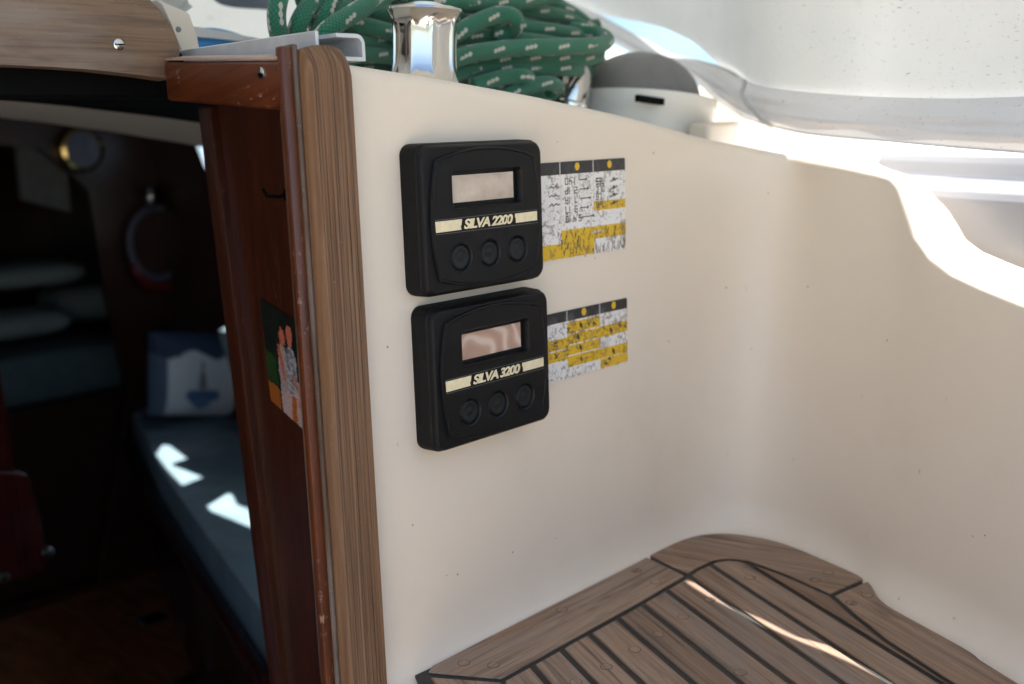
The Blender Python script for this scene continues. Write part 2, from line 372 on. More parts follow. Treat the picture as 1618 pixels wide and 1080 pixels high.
tag(box('port_bulkhead_wall', (-1.2, .602, -1.0), (-.40, .64, .045), M['gel'], None, .008, 2), None, None, None, 'structure')
tag(box('companionway_sill', (-.40, .60, -1.0), (.405, .64, -.62), M['gel'], None, .008, 2), None, None, None, 'structure')

# ------------------------------------------------------------------ coachroof and side deck
TXZ = [(-1.2, .05), (.0, .056), (.4625, .0484), (.55, .0394), (.654, .0267), (.779, .0085), (.92, -.0167), (1.02, -.04), (1.2, -.065), (3, -.066)]
def roof_z(X, Y): return float(np.interp(X, [p[0] for p in TXZ], [p[1] for p in TXZ])) - .003 + .02 * max(0, min(Y - .6, .6))
def roof_fn(u, v):
    X = .452 + u * .60; Y = .625 + v * 1.0; return (X, Y, roof_z(X, Y))
tag(grid('coachroof', roof_fn, 30, 12, M['deck']), None, None, None, 'structure')
tag(grid('painted_shade_ceiling', lambda u, v: (.455 + u * .56, .64 + v * .58, roof_z(.455 + u * .56, .64 + v * .58) - .008), 20, 8, M['blackmat']), None, None, None, 'structure')  # black sheet added so the coachroof underside reads as deep shade
N2 = Vector((.9, -.43, 0)).normalized(); U2 = Vector((.43, .9, 0)).normalized()
def deck_fn(u, v):
    b = Vector((.73, 0, 0)) + N2 * (.02 + u * 2.3) + U2 * (.67 + v * 1.75); return (b.x, b.y, -.068 - .01 * u)
tag(grid('side_deck', deck_fn, 6, 6, M['deck']), 'sunlit white side deck outboard of the coaming', None, None, 'structure')
# moulded bulwark beyond the cut-out: two faces with a ledge between, shade put into their grey
prof = [(.046, -.32), (.050, -.15), (.054, -.112), (.060, -.090), (.064, -.074), (.069, -.0665), (.078, -.0625), (.088, -.060), (.093, -.055), (.097, -.044), (.101, -.037), (.112, -.0345), (.22, -.034), (.24, -.30)]
b0 = Vector((.7189, 0, 0)); PN = len(prof)
tag(grid('bulwark_wall', lambda u, v: tuple(b0 + N2 * (np.interp(v, np.linspace(0, 1, PN), [p[0] for p in prof]) + .02 * max(0, .1 - u) * 10) + U2 * (.63 - u * 1.5) + Vector((0, 0, np.interp(v, np.linspace(0, 1, PN), [p[1] for p in prof])))), 24, 72, M['shade_gel']), 'bulwark moulding painted in shade grey beyond the coaming cut-out', None, None, 'structure')
tag(mesh('sea_water', [(-2000, -2000, -1.7), (2000, -2000, -1.7), (2000, 2000, -1.7), (-2000, 2000, -1.7)], [(0, 1, 2, 3)], M['water']), None, None, None, 'structure')

# ------------------------------------------------------------------ teak seat
def clip(poly, n, c, keep_less):
    out = []
    for i in range(len(poly)):
        a, b = poly[i], poly[(i + 1) % len(poly)]; da = a.dot(n) - c; db = b.dot(n) - c
        if not keep_less: da, db = -da, -db
        if da <= 0: out.append(a)
        if da * db < 0: out.append(a + (b - a) * (da / (da - db)))
    return out
def shrink(poly, g):
    """move each edge of a polygon inwards by g"""
    n = len(poly); area = sum(poly[i].x * poly[(i + 1) % n].y - poly[(i + 1) % n].x * poly[i].y for i in range(n))
    s = 1 if area > 0 else -1; out = []
    for i in range(n):
        a, b, c = poly[i - 1], poly[i], poly[(i + 1) % n]
        d1 = (b - a).normalized(); d2 = (c - b).normalized(); n1 = Vector((-d1.y, d1.x)) * s; n2 = Vector((-d2.y, d2.x)) * s
        k = n1 + n2; den = 1 + n1.dot(n2); out.append(b + k * (g / max(den, .35)))
    return out
def dedupe(poly, eps=.0012):
    out = []
    for p in poly:
        if not out or (p - out[-1]).length > eps: out.append(p)
    while len(out) > 2 and (out[0] - out[-1]).length < eps: out.pop()
    return out
V2 = lambda *p: Vector(p)
seat_root = empty('teak_seat', (.6, .45, ZS), 'weathered teak slatted seat with black caulked seams in the cockpit corner', 'seat')
def plank(poly, along, name='plank'):
    poly = dedupe(poly)
    if len(poly) < 3: return None
    th = .009; h = 0
    o = prism(name, [(p.x, p.y, ZS + h) for p in poly], (0, 0, -th), M['teak'], seat_root, .0007, 1)
    al = Vector((along[0], along[1], 0)); wood_uv(o, al, (-al.y, al.x, 0)); return o
OL = [V2(p.x, p.y) for p in OO]; OW = [V2(*(OO[i] + out_n(OO, i) * .0065).xy) for i in range(NS)]
def o_near(p): return min(range(NS), key=lambda i: (OL[i] - p).length)
outl = OL
i_c1 = o_near(V2(.783, .585)); i_c2 = o_near(V2(*seat(1360, 916))); i_end = o_near(V2(.55, -.2))
INN = [V2(.521, .5305), V2(.60, .5305), V2(.70, .531), V2(.770, .5335)] + [V2(*seat(*p)) for p in ((1100, 900), (1130, 886), (1150, 883.5), (1180, 886), (1240, 908), (1313, 940), (1352, 974), (1400, 1012), (1500, 1077))]
k0 = INN[-1]; INN += [k0 + V2(P.x, P.y) * .25, k0 + V2(P.x, P.y) * .6]
inner = INN
field = inner + [V2(E0.x + .045, 0) * 0 + V2((E0 + P * .75 + Q * .045).x, (E0 + P * .75 + Q * .045).y), V2((E0 + P * .06 + Q * .045).x, (E0 + P * .06 + Q * .045).y)]
G = .0028
# margin boards: along the bulkhead, round the corner, along the coaming, along the inboard edge
mA = [V2(.489, .5835)] + [V2(x, .5900) for x in (.50, .55, .62, .70, .76)] + [OW[i_c1]] + [inner[3], V2(.70, .531), V2(.60, .5305), V2(.521, .5305)]
plank(shrink(mA, G), (1, 0, 0), 'margin_plank')
mB = [OW[i] for i in range(i_c1, i_c2 + 1, 2)] + [OW[i_c2]] + inner[3:10][::-1]
plank(shrink(dedupe(mB, .003), G), (.25, -.97, 0), 'margin_plank')
mC = [OW[i_c2]] + [OW[i] for i in range(i_c2 + 3, i_end, 4)] + [inner[-1]] + inner[9:-1][::-1]
plank(shrink(dedupe(mC, .003), G), P, 'margin_plank')
E1 = E0 + P * .75
mD = [V2(.488, .581), V2(.521, .5295), V2((E1 + Q * .042).x, (E1 + Q * .042).y), V2(E1.x, E1.y)]
plank(shrink(mD, G), P, 'margin_plank')
n2 = V2(Q.x, Q.y)
seams = sorted(V2(*seat(*p)).dot(n2) for p in ((841, 1051), (887, 1025), (930.5, 1000), (975, 975), (1014, 953.6), (1051, 930), (1088, 909), (1125, 893), (1176, 886)))
st = seams[1] - seams[0]; lims = [seams[0] - st * 3, seams[0] - st * 2, seams[0] - st] + seams + [seams[-1] + .06]
fld = shrink(dedupe(field, .003), G)
planks = []
for a, b in zip(lims[:-1], lims[1:]):
    poly = clip(clip(fld, n2, b - G, True), n2, a + G, False)
    if len(poly) > 2: planks.append((a, b, plank(poly, P)))
prism('caulking', [(p.x, p.y, ZS - .0013) for p in ([V2(.484, .588)] + [o + V2(0, 0) for o in outl[20:i_end:3]] + [V2(E1.x, E1.y)])], (0, 0, -.008), M['caulk'], seat_root)
# wooden plugs over the screws
bung_me = None
def bung(px_, py_, r=.0050):
    global bung_me
    x, y = seat(px_, py_)
    tgt = None
    for o in [c for c in COL.objects if c.parent == seat_root and 'plank' in c.name]:
        vs_ = [v.co for v in o.data.vertices]
        # nearest plank whose outline holds the point
        top = max(o.data.polygons, key=lambda p: p.area if p.normal.z > .9 else -1); pts = [o.data.vertices[i].co for i in top.vertices]
        ins = False
        for i in range(len(pts)):
            a, b = pts[i], pts[i - 1]
            if (a.y > y) != (b.y > y) and x < (b.x - a.x) * (y - a.y) / (b.y - a.y) + a.x: ins = not ins
        if ins: tgt = o; break
    if not tgt: return
    ring = lathe('plug_joint', [(r * .86, .00012), (r * 1.0, .00010), (r * 1.01, -.0002)], (x, y, ZS), (0, 0, 1), M['dark_joint'], tgt, 20)
    disc = lathe('wooden_plug', [(0, .00020), (r * .90, .00018), (r * .91, -.0001)], (x, y, ZS), (0, 0, 1), M['teak'], tgt, 20)
    al_ = P if 'margin' not in tgt.name else Vector((1, .1, 0)); wood_uv(disc, al_, (-al_.y, al_.x, 0))
M['dark_joint'] = flat('plug_joint_dark', (.06, .04, .027), .8)
for p in ((733, 1047), (780, 1050.5), (888, 963), (1006, 901), (1036, 919), (1003, 1026), (958, 1053), (910, 1077), (1040, 1002), (1080, 974), (1122, 947), (1185, 912), (1309, 904), (1288, 916), (1345, 952), (1370, 940), (1170, 1062), (1230, 1010)): bung(*p)

# ------------------------------------------------------------------ companionway: teak post, varnished jamb, rail, aluminium slide
X0, X1 = .4212, .4572; PZ0, PZ1 = -1.0, .0585
NG = 120; gd = np.zeros(NG)
x_ = 0.0
depths = np.convolve(np.random.rand(NG + 8), np.ones(3) / 3, 'same')[4:-4]; prof_d = np.clip(depths - .48, 0, 1) * 3
lines = np.concatenate([np.linspace(10, NG - 8, 11) + np.random.uniform(-3.2, 3.2, 11), np.random.uniform(4, NG - 4, 12)]); wgt = np.concatenate([np.random.uniform(.65, 1, 11), np.random.uniform(.15, .45, 12)])
NZ = 150; V = []; gval = []
for j in range(NZ):
    z = PZ0 + (PZ1 - PZ0) * (j / (NZ - 1)) ** .8; wob = math.sin(z * 7.1) * .5 + math.sin(z * 17 + 2) * .3
    tz = PZ1 - z; drop = .0 if tz > .02 else (.02 - tz) / .02
    for i in range(NG):
        s = i / (NG - 1); a = s * 2 - 1
        edge = max(0, abs(a) - .84) / .16
        y = .5855 + .0135 * edge ** 2.4 + drop ** 2.2 * .010
        g = 0
        for L, wt in zip(lines, wgt):
            d = abs(i - L - wob * .9 - math.sin(z * 31 + L) * .25); g = max(g, wt * min(1, 1.25 * max(0, 1 - d / 2.3)) * (.65 + .35 * math.sin(z * 23 + L * 3)))
        y += .0010 * g; zz = z - (abs(a) ** 3) * .004 * (1 if tz < .03 else 0) - drop * 0
        V.append((X0 + (X1 - X0) * s, y, zz)); gval.append(g)
F = [(j * NG + i, j * NG + i + 1, (j + 1) * NG + i + 1, (j + 1) * NG + i) for j in range(NZ - 1) for i in range(NG - 1)]
nb = len(V); V += [(X0, .603, PZ0), (X1, .603, PZ0), (X0, .603, PZ1 - .004), (X1, .603, PZ1 - .004)]
F.append(tuple([(NZ - 1) * NG + i for i in range(NG)] + [nb + 3, nb + 2]))
F.append(tuple([j * NG for j in range(NZ - 1, -1, -1)] + [nb, nb + 2])); F.append(tuple([j * NG + NG - 1 for j in range(NZ)] + [nb + 3, nb + 1]))
t = NT('grooved_teak'); ga = t.n('ShaderNodeVertexColor', layer_name='Col'); u = t.coord('UV', (4, 260, 1)); g = t.noise(u, 1, 6, .7, .3)
k = t.ramp(g, [(.28, (.072, .034, .015)), (.5, (.160, .082, .038)), (.72, (.265, .152, .082))])
k = t.mix(t.fade(t.noise(t.coord('UV', (3, 40, 1)), 1, 3), .45, .7, 0, .5), k, (.20, .092, .036))
k = t.mix(ga.outputs[0], k, (.020, .010, .005))
sp = t.noise(t.coord('UV', (260, 600, 1)), 1, 2); k = t.mix(t.fade(sp, .72, .80, 0, .4), k, (.45, .40, .34))
t.base(k).set(Roughness=.72); t.bump(g, .5, .0008); M['grooved'] = t.m
post = mesh('trim_post', V, F, M['grooved'], None, True); autosmooth(post, 50)
ca = post.data.color_attributes.new('Col', 'FLOAT_COLOR', 'POINT')
for i, g in enumerate(gval + [0] * 4): ca.data[i].color = (g, g, g, 1)
wood_uv(post, (0, 0, 1), (1, 0, 0)); tag(post, 'silvered weathered teak post with deep grain edging the companionway', 'post')

jamb = empty('companionway_jamb', (.412, .61, -.3), 'varnished mahogany jamb strip and groove beside the weathered post', 'jamb')
o = prism('jamb_strip', [(.409, .598, PZ1 - .001), (.4175, .598, PZ1 - .001), (.4175, .6045, PZ1 - .001), (.409, .6045, PZ1 - .001)], (0, 0, -1.05), M['mahog'], jamb, .0016, 2); wood_uv(o, (0, 0, 1), (1, .3, 0))
o = prism('groove_strip', [(.4172, .5965, PZ1 + .0005), (.4210, .5965, PZ1 + .0005), (.4210, .618, PZ1), (.4172, .618, PZ1)], (0, 0, -1.05), M['groove_wood'] if 'groove_wood' in M else teak('groove_wood', (.10, .06, .035), (.02, .014, .010), (.12, .05, .02)), jamb, .0015, 2); wood_uv(o, (0, 0, 1), (1, .3, 0))
rail = empty('slide_rail', (.42, .69, .04), 'varnished mahogany beam under the aluminium hatch track', 'beam')
za = lambda p: (p.x, p.y, p.z)
q1, q2, q3, q4 = onX(275, 101, .412), onX(275, 158, .412), onX(441, 176, .412), onX(441, 96, .412)
pl = [Vector((.412, .757, q1.z + .003)), Vector((.412, .757, q2.z)), Vector((.412, .60, q3.z)), Vector((.412, .60, q4.z))]
o = prism('rail_body', pl, (.045, 0, 0), M['mahog'], rail, .003, 3); wood_uv(o, (0, 1, 0), (0, .2, 1))
o = prism('worn_ledge', [(.4125, .755, q1.z + .0035), (.4125, .606, q4.z + .0005), (.43, .606, q4.z + .0035), (.43, .755, q1.z + .0055)], (0, 0, .0018), teak('worn_bare_wood', (.50, .36, .28), (.34, .22, .16), (.45, .30, .22)), rail, .0006, 1); wood_uv(o, (0, 1, 0), (1, 0, 0))
sc_p = onX(413, 115, .4115)
s1 = lathe('screw', [(0, .0016), (.0022, .0015), (.0038, .0006), (.004, -.001)], sc_p, (-1, 0, 0), M['steel'], rail, 20)
box('screw_slot', (sc_p.x - .0018, sc_p.y - .0004, sc_p.z - .0032), (sc_p.x - .0010, sc_p.y + .0004, sc_p.z + .0032), M['blackmat'], s1)

track = empty('hatch_track', (.46, .7, .06), 'grey aluminium hatch track channel on top of the coachroof edge', 'track')
def extrude_profile(name, prof, y0, y1, mat, parent, bev=0):
    return prism(name, [(x, y0, z) for x, z in prof], (0, y1 - y0, 0), mat, parent, bev, 1)
dz = .0015
c0 = onY(545, 95, .612); c1 = onY(572, 93, .612); c2 = onY(572, 62, .612); c3 = onY(530, 51, .612)
extrude_profile('lip_plate', [(.4425, .0515), (.4452, .0515), (.4452, .0690), (.4425, .0690)], .606, .80, M['alu'], track, .0006)
def arc(cx, cz, r, a0, a1, n=6): return [(cx + r * math.cos(rad(a0 + (a1 - a0) * k / n)), cz + r * math.sin(rad(a0 + (a1 - a0) * k / n))) for k in range(n + 1)]
xr, zb, zt_, th = .4885, .0505, .0688, .0027
outer = [(.4452, zb), (xr, zb)] + arc(xr - .007, zt_ - .007, .007, 0, 90) + [(.4640, zt_)]
innr = [(.4640, zt_ - th)] + arc(xr - .007, zt_ - .007, .007 - th, 90, 0) + [(xr - th, zb + th), (.4452, zb + th)]
extrude_profile('channel', outer + innr, .612, .90, M['alu'], track, 0)

hb = empty('hatch_board', (.2, .76, .08), 'grey brown teak end board of the sliding hatch with rounded corner', 'hatch board')
pts = [(-30, 100), (0, 101.5), (80, 105), (150, 110), (220, 118), (276, 127), (284, 100), (286, 82), (281, 60), (270, 38), (255, 18), (236, -2), (205, -28), (160, -55), (-30, -95)]
o = prism('board', [za(onY(x, y, .757)) for x, y in pts], (0, .022, 0), M['teak_grey'], hb, .0022, 2); wood_uv(o, (1, 0, -.03), (0, 0, 1))
sp_ = onY(187, 70, .7568)
s1 = lathe('screw', [(0, .0022), (.0025, .0020), (.0040, .001), (.0042, -.001)], sp_, (0, -1, 0), M['steel'], hb, 24)
box('screw_slot', (sp_.x - .0034, sp_.y - .0024, sp_.z - .0005), (sp_.x + .0034, sp_.y - .0014, sp_.z + .0005), M['blackmat'], s1)
g1 = onY(268, 97, .755); g2 = onY(280, 150, .755)
box('recess_shade_block', (g1.x, .745, g2.z), (g2.x + .004, .775, g1.z + .002), M['blackmat'], hb, .003, 2)  # black box painting the shade of a recess at the board's end
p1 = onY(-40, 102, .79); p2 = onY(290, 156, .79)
o = box('hatch_shade_block', (p1.x - .1, .782, p2.z + .001), (p2.x + .01, .83, p1.z + .012), M['blackmat'], hb, .002, 1)  # black box drawn in place of the shade beneath the hatch board
o = mesh('hatch_top', [(-.45, .775, .115), (.405, .775, .105), (.405, 1.25, .115), (-.45, 1.25, .125), (-.45, .775, .128), (.405, .775, .118), (.405, 1.25, .128), (-.45, 1.25, .138)], [(0, 1, 2, 3), (4, 5, 6, 7), (0, 1, 5, 4), (1, 2, 6, 5), (3, 2, 6, 7), (0, 3, 7, 4)], M['deck'], hb)

# ------------------------------------------------------------------ instruments
def text_mesh(name, s, size, mat, parent, place, bold=0., shear=0., width=None, ext=.0002):
    cu = bpy.data.curves.new('lettering', 'FONT'); cu.body = s; cu.size = size; cu.offset = bold; cu.shear = shear; cu.extrude = ext; cu.space_character = .86; cu.resolution_u = 4
    to = bpy.data.objects.new('lettering', cu); COL.objects.link(to); bpy.context.view_layer.update()
    dg = bpy.context.evaluated_depsgraph_get(); me = bpy.data.meshes.new_from_object(to.evaluated_get(dg)); bpy.data.objects.remove(to)
    xs = [v.co.x for v in me.vertices]; ys = [v.co.y for v in me.vertices]; x0, x1, y0, y1 = min(xs), max(xs), min(ys), max(ys)
    k = (width / (x1 - x0)) if width else 1
    for v in me.vertices: v.co = place((v.co.x - x0) * k, v.co.y - y0, v.co.z)
    return link(name, me, mat, parent)
def rrect(w, h, r, n=6):
    out = []
    for cx, cy, a0 in ((w / 2 - r, h / 2 - r, 0), (-w / 2 + r, h / 2 - r, 90), (-w / 2 + r, -h / 2 + r, 180), (w / 2 - r, -h / 2 + r, 270)):
        out += [(cx + r * math.cos(rad(a0 + 90 * k / n)), cy + r * math.sin(rad(a0 + 90 * k / n))) for k in range(n + 1)]
    return out
def bulge(sx, sy, cxx, cyy, n=10):
    """convex outline: corners (cxx, cyy), side mids at sx, top and bottom mids at sy"""
    out = []
    for k in range(n): t = k / n * 2 - 1; out.append((sx - (sx - cxx) * t * t, cyy * t))
    for k in range(n): t = k / n * 2 - 1; out.append((-cxx * t, sy - (sy - cyy) * t * t))
    for k in range(n): t = k / n * 2 - 1; out.append((-sx + (sx - cxx) * t * t, -cyy * t))
    for k in range(n): t = k / n * 2 - 1; out.append((cxx * t, -sy + (sy - cyy) * t * t))
    return out
def loft(name, rings, mat, parent, cap0=False, cap1=True, ang=30):
    v, f = [], []; n = len(rings[0])
    for r in rings: v += r
    for k in range(len(rings) - 1): f += [(k * n + i, k * n + (i + 1) % n, (k + 1) * n + (i + 1) % n, (k + 1) * n + i) for i in range(n)]
    if cap1: f.append(tuple((len(rings) - 1) * n + i for i in range(n)))
    if cap0: f.append(tuple(range(n))[::-1])
    return autosmooth(mesh(name, v, f, mat, parent), ang)
def instrument(cx, cz, number, lcdmat, label, tilt=0.):
    root = empty('wind_instrument' if number == '3200' else 'boat_instrument', (cx, .6, cz), label, 'instrument', 'pair of display units on the bulkhead')
    R_ = lambda u, v: (cx + u * math.cos(tilt) - v * math.sin(tilt), cz + u * math.sin(tilt) + v * math.cos(tilt))
    def at(u, v, y): x, z = R_(u, v); return (x, y, z)
    W, H = .1295, .1110
    ring = lambda w_, h_, r, y: [at(a, b, y) for a, b in rrect(w_, h_, r, 8)]
    loft('housing', [ring(W, H, .009, .5995), ring(W + .0006, H + .0006, .0095, .597), ring(W - .0006, H - .0006, .0095, .5835), ring(W - .002, H - .002, .009, .5828), ring(W - .0026, H - .0026, .009, .5822)], M['black_side'], root, False, False)
    # front: rounded shoulder, then a flat ring running in to the raised faceplate
    SX, SY, CXX, CYY = .0583, .0518, .0518, .0442
    fr = lambda s, y: [at(a * s, b * s, y) for a, b in bulge(SX, SY, CXX, CYY, 9)]
    front = [ring(W - .0022, H - .0022, .009, .5824), ring(W - .0032, H - .0032, .009, .5795), ring(W - .0058, H - .0058, .0085, .5777), ring(W - .0085, H - .0085, .0075, .5774)]
    loft('front_bezel', front, M['black'], root, False, False)
    bm = bmesh.new(); ed = []
    for lp in (rrect(W - .0085, H - .0085, .0075, 8), bulge(SX, SY, CXX, CYY, 9)):
        vs_ = [bm.verts.new(at(a, b, .5774)) for a, b in lp]; ed += [bm.edges.new((vs_[i], vs_[(i + 1) % len(vs_)])) for i in range(len(vs_))]
    bmesh.ops.triangle_fill(bm, use_beauty=True, use_dissolve=False, edges=ed)
    for fc in bm.faces:
        if fc.normal.y > 0: fc.normal_flip()
    me = bpy.data.meshes.new('front_ring'); bm.to_mesh(me); bm.free(); link('front_ring', me, M['black'], root)
    bm = bmesh.new()
    # faceplate: bulged outline with a window hole and three round button wells
    y = .5755
    loops = []
    outl_ = [(a, b) for a, b in bulge(SX - .0022, SY - .0022, CXX - .0020, CYY - .0020, 9)]
    win = [(a + .0002, b + .0217) for a, b in rrect(.0745, .0282, .004, 5)]
    wells = [[(bx + .0108 * math.cos(2 * math.pi * k / 36), -.0282 + .0108 * math.sin(2 * math.pi * k / 36)) for k in range(36)] for bx in (-.0302, 0, .0304)]
    ed = []
    for lp in [outl_, win] + wells:
        vs_ = [bm.verts.new(at(a, b, y)) for a, b in lp]; ed += [bm.edges.new((vs_[i], vs_[(i + 1) % len(vs_)])) for i in range(len(vs_))]
    bmesh.ops.triangle_fill(bm, use_beauty=True, use_dissolve=False, edges=ed)
    for fc in bm.faces:
        if fc.normal.y > 0: fc.normal_flip()
    me = bpy.data.meshes.new('faceplate'); bm.to_mesh(me); bm.free(); link('faceplate', me, M['black'], root)
    bl = bulge(SX, SY, CXX, CYY, 9)
    loft('faceplate_rim', [[at(a * 1.0, b * 1.0, .5778) for a, b in bl], [at(a, b, .5760) for a, b in bl], [at(a * .992, b * .992, .5752) for a, b in bl], [at(a * .970, b * .968, .5750) for a, b in bl], [at(a * .962, b * .958, .5757) for a, b in bl]], M['black'], root, False, False, 50)
    # display: recessed frame, glass with bleached panel
    wr = lambda s, o_, yy: [at(a * s + .0002, b * o_ + .0217, yy) for a, b in rrect(.0745, .0282, .004, 5)]
    disp = loft('display_recess', [wr(1.012, 1.03, .5753), wr(.995, .99, .5749), wr(.972, .94, .5760), wr(.958, .92, .5805)], M['black'], root, False, True, 50)
    v = [at(-.0343, .0119, .5797), at(.0320, .0119, .5797), at(.0320, .0318, .5797), at(-.0343, .0318, .5797)]
    link('display_panel', prism('tmp_panel', v, (0, .0006, 0), None).data, lcdmat, disp); bpy.data.objects.remove(bpy.data.objects['tmp_panel'])
    for bx in (-.0302, 0, .0304):
        c = at(bx, -.0282, .5755)
        k = lathe('button', [(.0113, .0000), (.0110, .0007), (.0104, .0002), (.0098, -.0028), (.0092, -.0030), (.0088, -.0008), (.0078, -.0001), (.0062, -.0005), (.0045, -.0012), (.0030, -.0010), (.0012, -.0006), (0, -.0005)], c, (0, -1, 0), M['rubber'], root, 36, 50)
    def poly(name, pts, yy=.57535, d=.0003): return prism(name, [at(a, b, yy) for a, b in pts], (0, d, 0), M['cream'], root)
    poly('cream_stripe', [(-.0545, .0000), (-.0278, .0000), (-.0288, -.0046), (-.0296, -.0048), (-.0290, -.0078), (-.0541, -.0080)])
    poly('cream_stripe', [(.0285, -.0004), (.0536, -.0002), (.0536, -.0074), (.0293, -.0076), (.0291, -.0034), (.0283, -.0032)])
    for vv in (.0011, -.0092):
        link('pin_line', prism('tmp_line', [at(-.0548, vv, .57545), at(.0545, vv, .57545), at(.0545, vv - .00022, .57545), at(-.0548, vv - .00022, .57545)], (0, .0002, 0), None).data, M['grey_hood'], root); bpy.data.objects.remove(bpy.data.objects['tmp_line'])
    text_mesh('lettering', 'SILVA ' + number, .0095, M['cream'], root, lambda x, yv, z: at(-.0262 + x, -.0077 + yv * 1.02, .5753 - z), .00030, .22, .0520, .00015)
    return root
instrument(.5690, -.0635, '2200', M['lcd_plain'], 'upper black display unit reading 2200 with plain bleached screen')
instrument(.5722, -.1825, '3200', M['lcd_swirl'], 'lower black display unit reading 3200 with swirled pinkish screen')

# ------------------------------------------------------------------ instruction stickers (flat print)
def vnoise(h, w_, cell, seed):
    r = np.random.RandomState(seed); gh, gw = int(h / cell) + 3, int(w_ / cell) + 3; g = r.rand(gh, gw)
    y = np.arange(h) / cell; x = np.arange(w_) / cell; yi = y.astype(int); xi = x.astype(int); fy = (y - yi)[:, None]; fx = (x - xi)[None]
    fy = fy * fy * (3 - 2 * fy); fx = fx * fx * (3 - 2 * fx)
    return (g[yi][:, xi] * (1 - fx) + g[yi][:, xi + 1] * fx) * (1 - fy) + (g[yi + 1][:, xi] * (1 - fx) + g[yi + 1][:, xi + 1] * fx) * fy
def fbm(h, w_, cell, seed): return sum(vnoise(h, w_, max(1.5, cell / 2 ** k), seed + k) * .5 ** k for k in range(4)) / 1.875
SEG = {'0': 'abcdef', '1': 'bc', '2': 'abged', '3': 'abgcd', '4': 'fgbc', '5': 'afgcd', '6': 'afgedc', '7': 'abc', '8': 'abcdefg', '9': 'abfgcd', 'P': 'abfge', 'A': 'abcefg', 'L': 'fed', 'C': 'afed', 'r': 'eg', 'd': 'bcdeg', 'n': 'ceg', 'U': 'bcdef', 'b': 'cdefg', 'E': 'afged', 'h': 'cefg'}
def stroke(img, x0, y0, x1, y1, col, r=.6):
    n = int(max(abs(x1 - x0), abs(y1 - y0)) * 2) + 2
    for t_ in np.linspace(0, 1, n):
        x, y = x0 + (x1 - x0) * t_, y0 + (y1 - y0) * t_
        for yy in range(int(y - r), int(y + r) + 1):
            for xx in range(int(x - r), int(x + r) + 1):
                if 0 <= yy < img.shape[0] and 0 <= xx < img.shape[1]: img[yy, xx] = col
def glyph(img, ch, x, y, w_, h, col):
    """segment character, printed upside down"""
    S = {'a': (0, 0, 1, 0), 'b': (1, 0, 1, .5), 'c': (1, .5, 1, 1), 'd': (0, 1, 1, 1), 'e': (0, .5, 0, 1), 'f': (0, 0, 0, .5), 'g': (0, .5, 1, .5)}
    for s in SEG.get(ch, ''):
        a, b, c, d = S[s]; stroke(img, x + w_ * (1 - a), y + h * (1 - b), x + w_ * (1 - c), y + h * (1 - d), col)
WHT, YEL, BLK, INK = (.74, .715, .68), (.66, .41, .010), (.012, .012, .014), (.035, .028, .025)
PXM = 1 / .0005
def sticker(name, xl, xr, zt, zb, dividers, header, rows, seed, dirt, deco, label):
    W, H = int((xr - xl) * PXM), int((zt - zb) * PXM); img = np.zeros((H, W, 3)); img[:] = WHT
    X = lambda x: (x - xl) * PXM
    cols = [0] + [X(d) for d in dividers] + [W]
    for (c0, c1, r0, r1) in rows: img[int(r0 * H):int(r1 * H), int(cols[c0]):int(cols[c1])] = YEL
    cr = fbm(H, W, 11, seed); cr2 = fbm(H, W, 5, seed + 20); blot = fbm(H, W, 26, seed + 40)
    deco(img, X, H)
    crack = (np.abs(cr - .5) < .012 + .012 * dirt) | (np.abs(cr2 - .5) < .010 * dirt)
    vis = fbm(H, W, 30, seed + 60) > (.50 - .16 * dirt)
    spk = (fbm(H, W, 7, seed + 130) > .62) & (fbm(H, W, 22, seed + 150) > .47); img[spk] = img[spk] * .45 + np.array((.20, .11, .06)) * .55
    dd = np.clip((blot - .52) * 4, 0, 1)[..., None] * .35 * dirt
    img = img * (1 - dd) + np.array((.22, .15, .10)) * dd
    img[crack & vis] = img[crack & vis] * .25 + np.array((.05, .035, .025)) * .75
    hh = int(header * H); img[:hh] = BLK
    scuff = np.clip((fbm(H, W, 14, seed + 80) - .50) * 5, 0, 1)[:hh, :, None] * np.linspace(0, 1, hh)[:, None, None] ** .7
    img[:hh] = img[:hh] * (1 - scuff * .8) + np.array((.10, .10, .105)) * scuff * .8 * (dirt * .9)
    for d in dividers: img[:hh + 1, int(X(d)) - 1:int(X(d)) + 1] = (.55, .55, .55)
    for d in dividers: img[hh:, int(X(d)):int(X(d)) + 1] *= .7
    for k in range(len(dividers)):
        c = (cols[k + 1] + cols[k + 2]) / 2; r = .0034 * PXM
        yy, xx = np.mgrid[0:H, 0:W]; m_ = (xx - c) ** 2 * 1.25 + (yy - hh * .42) ** 2 < r * r; img[m_] = YEL
    v, f = [], []; keep = {}
    edge_n = fbm(1, W, 6, seed + 90)[0]
    for i in range(H + 1):
        for j in range(W + 1):
            zc = i / PXM; xc = j / PXM; rr = .0016                       # rounded corners, frayed bottom edge
            ex = max(0, rr - (xr - xl - xc)); ez = max(0, rr - zc) or max(0, rr - (zt - zb - zc)); sh = max(0, math.hypot(ex, ez) - rr)
            zz = zt - zc + (sh * .7 if zc > .01 else -sh * .7)
            if i == H: zz += (edge_n[min(j, W - 1)] - .5) * .0022 * dirt
            v.append((xl + xc - sh * .7, .5992 - (0 if j else 0), zz))
    f = [(i * (W + 1) + j, (i + 1) * (W + 1) + j, (i + 1) * (W + 1) + j + 1, i * (W + 1) + j + 1) for i in range(H) for j in range(W)]
    o = mesh(name, v, f, M['print']); ca = o.data.color_attributes.new('Col', 'FLOAT_COLOR', 'CORNER')
    flatc = np.repeat(np.concatenate([img.reshape(-1, 3), np.ones((H * W, 1))], 1), 4, 0).astype(np.float32)
    ca.data.foreach_set('color', flatc.ravel()); return tag(o, label, 'sticker')
M['print'] = vcol('sticker_print', .42, .1)
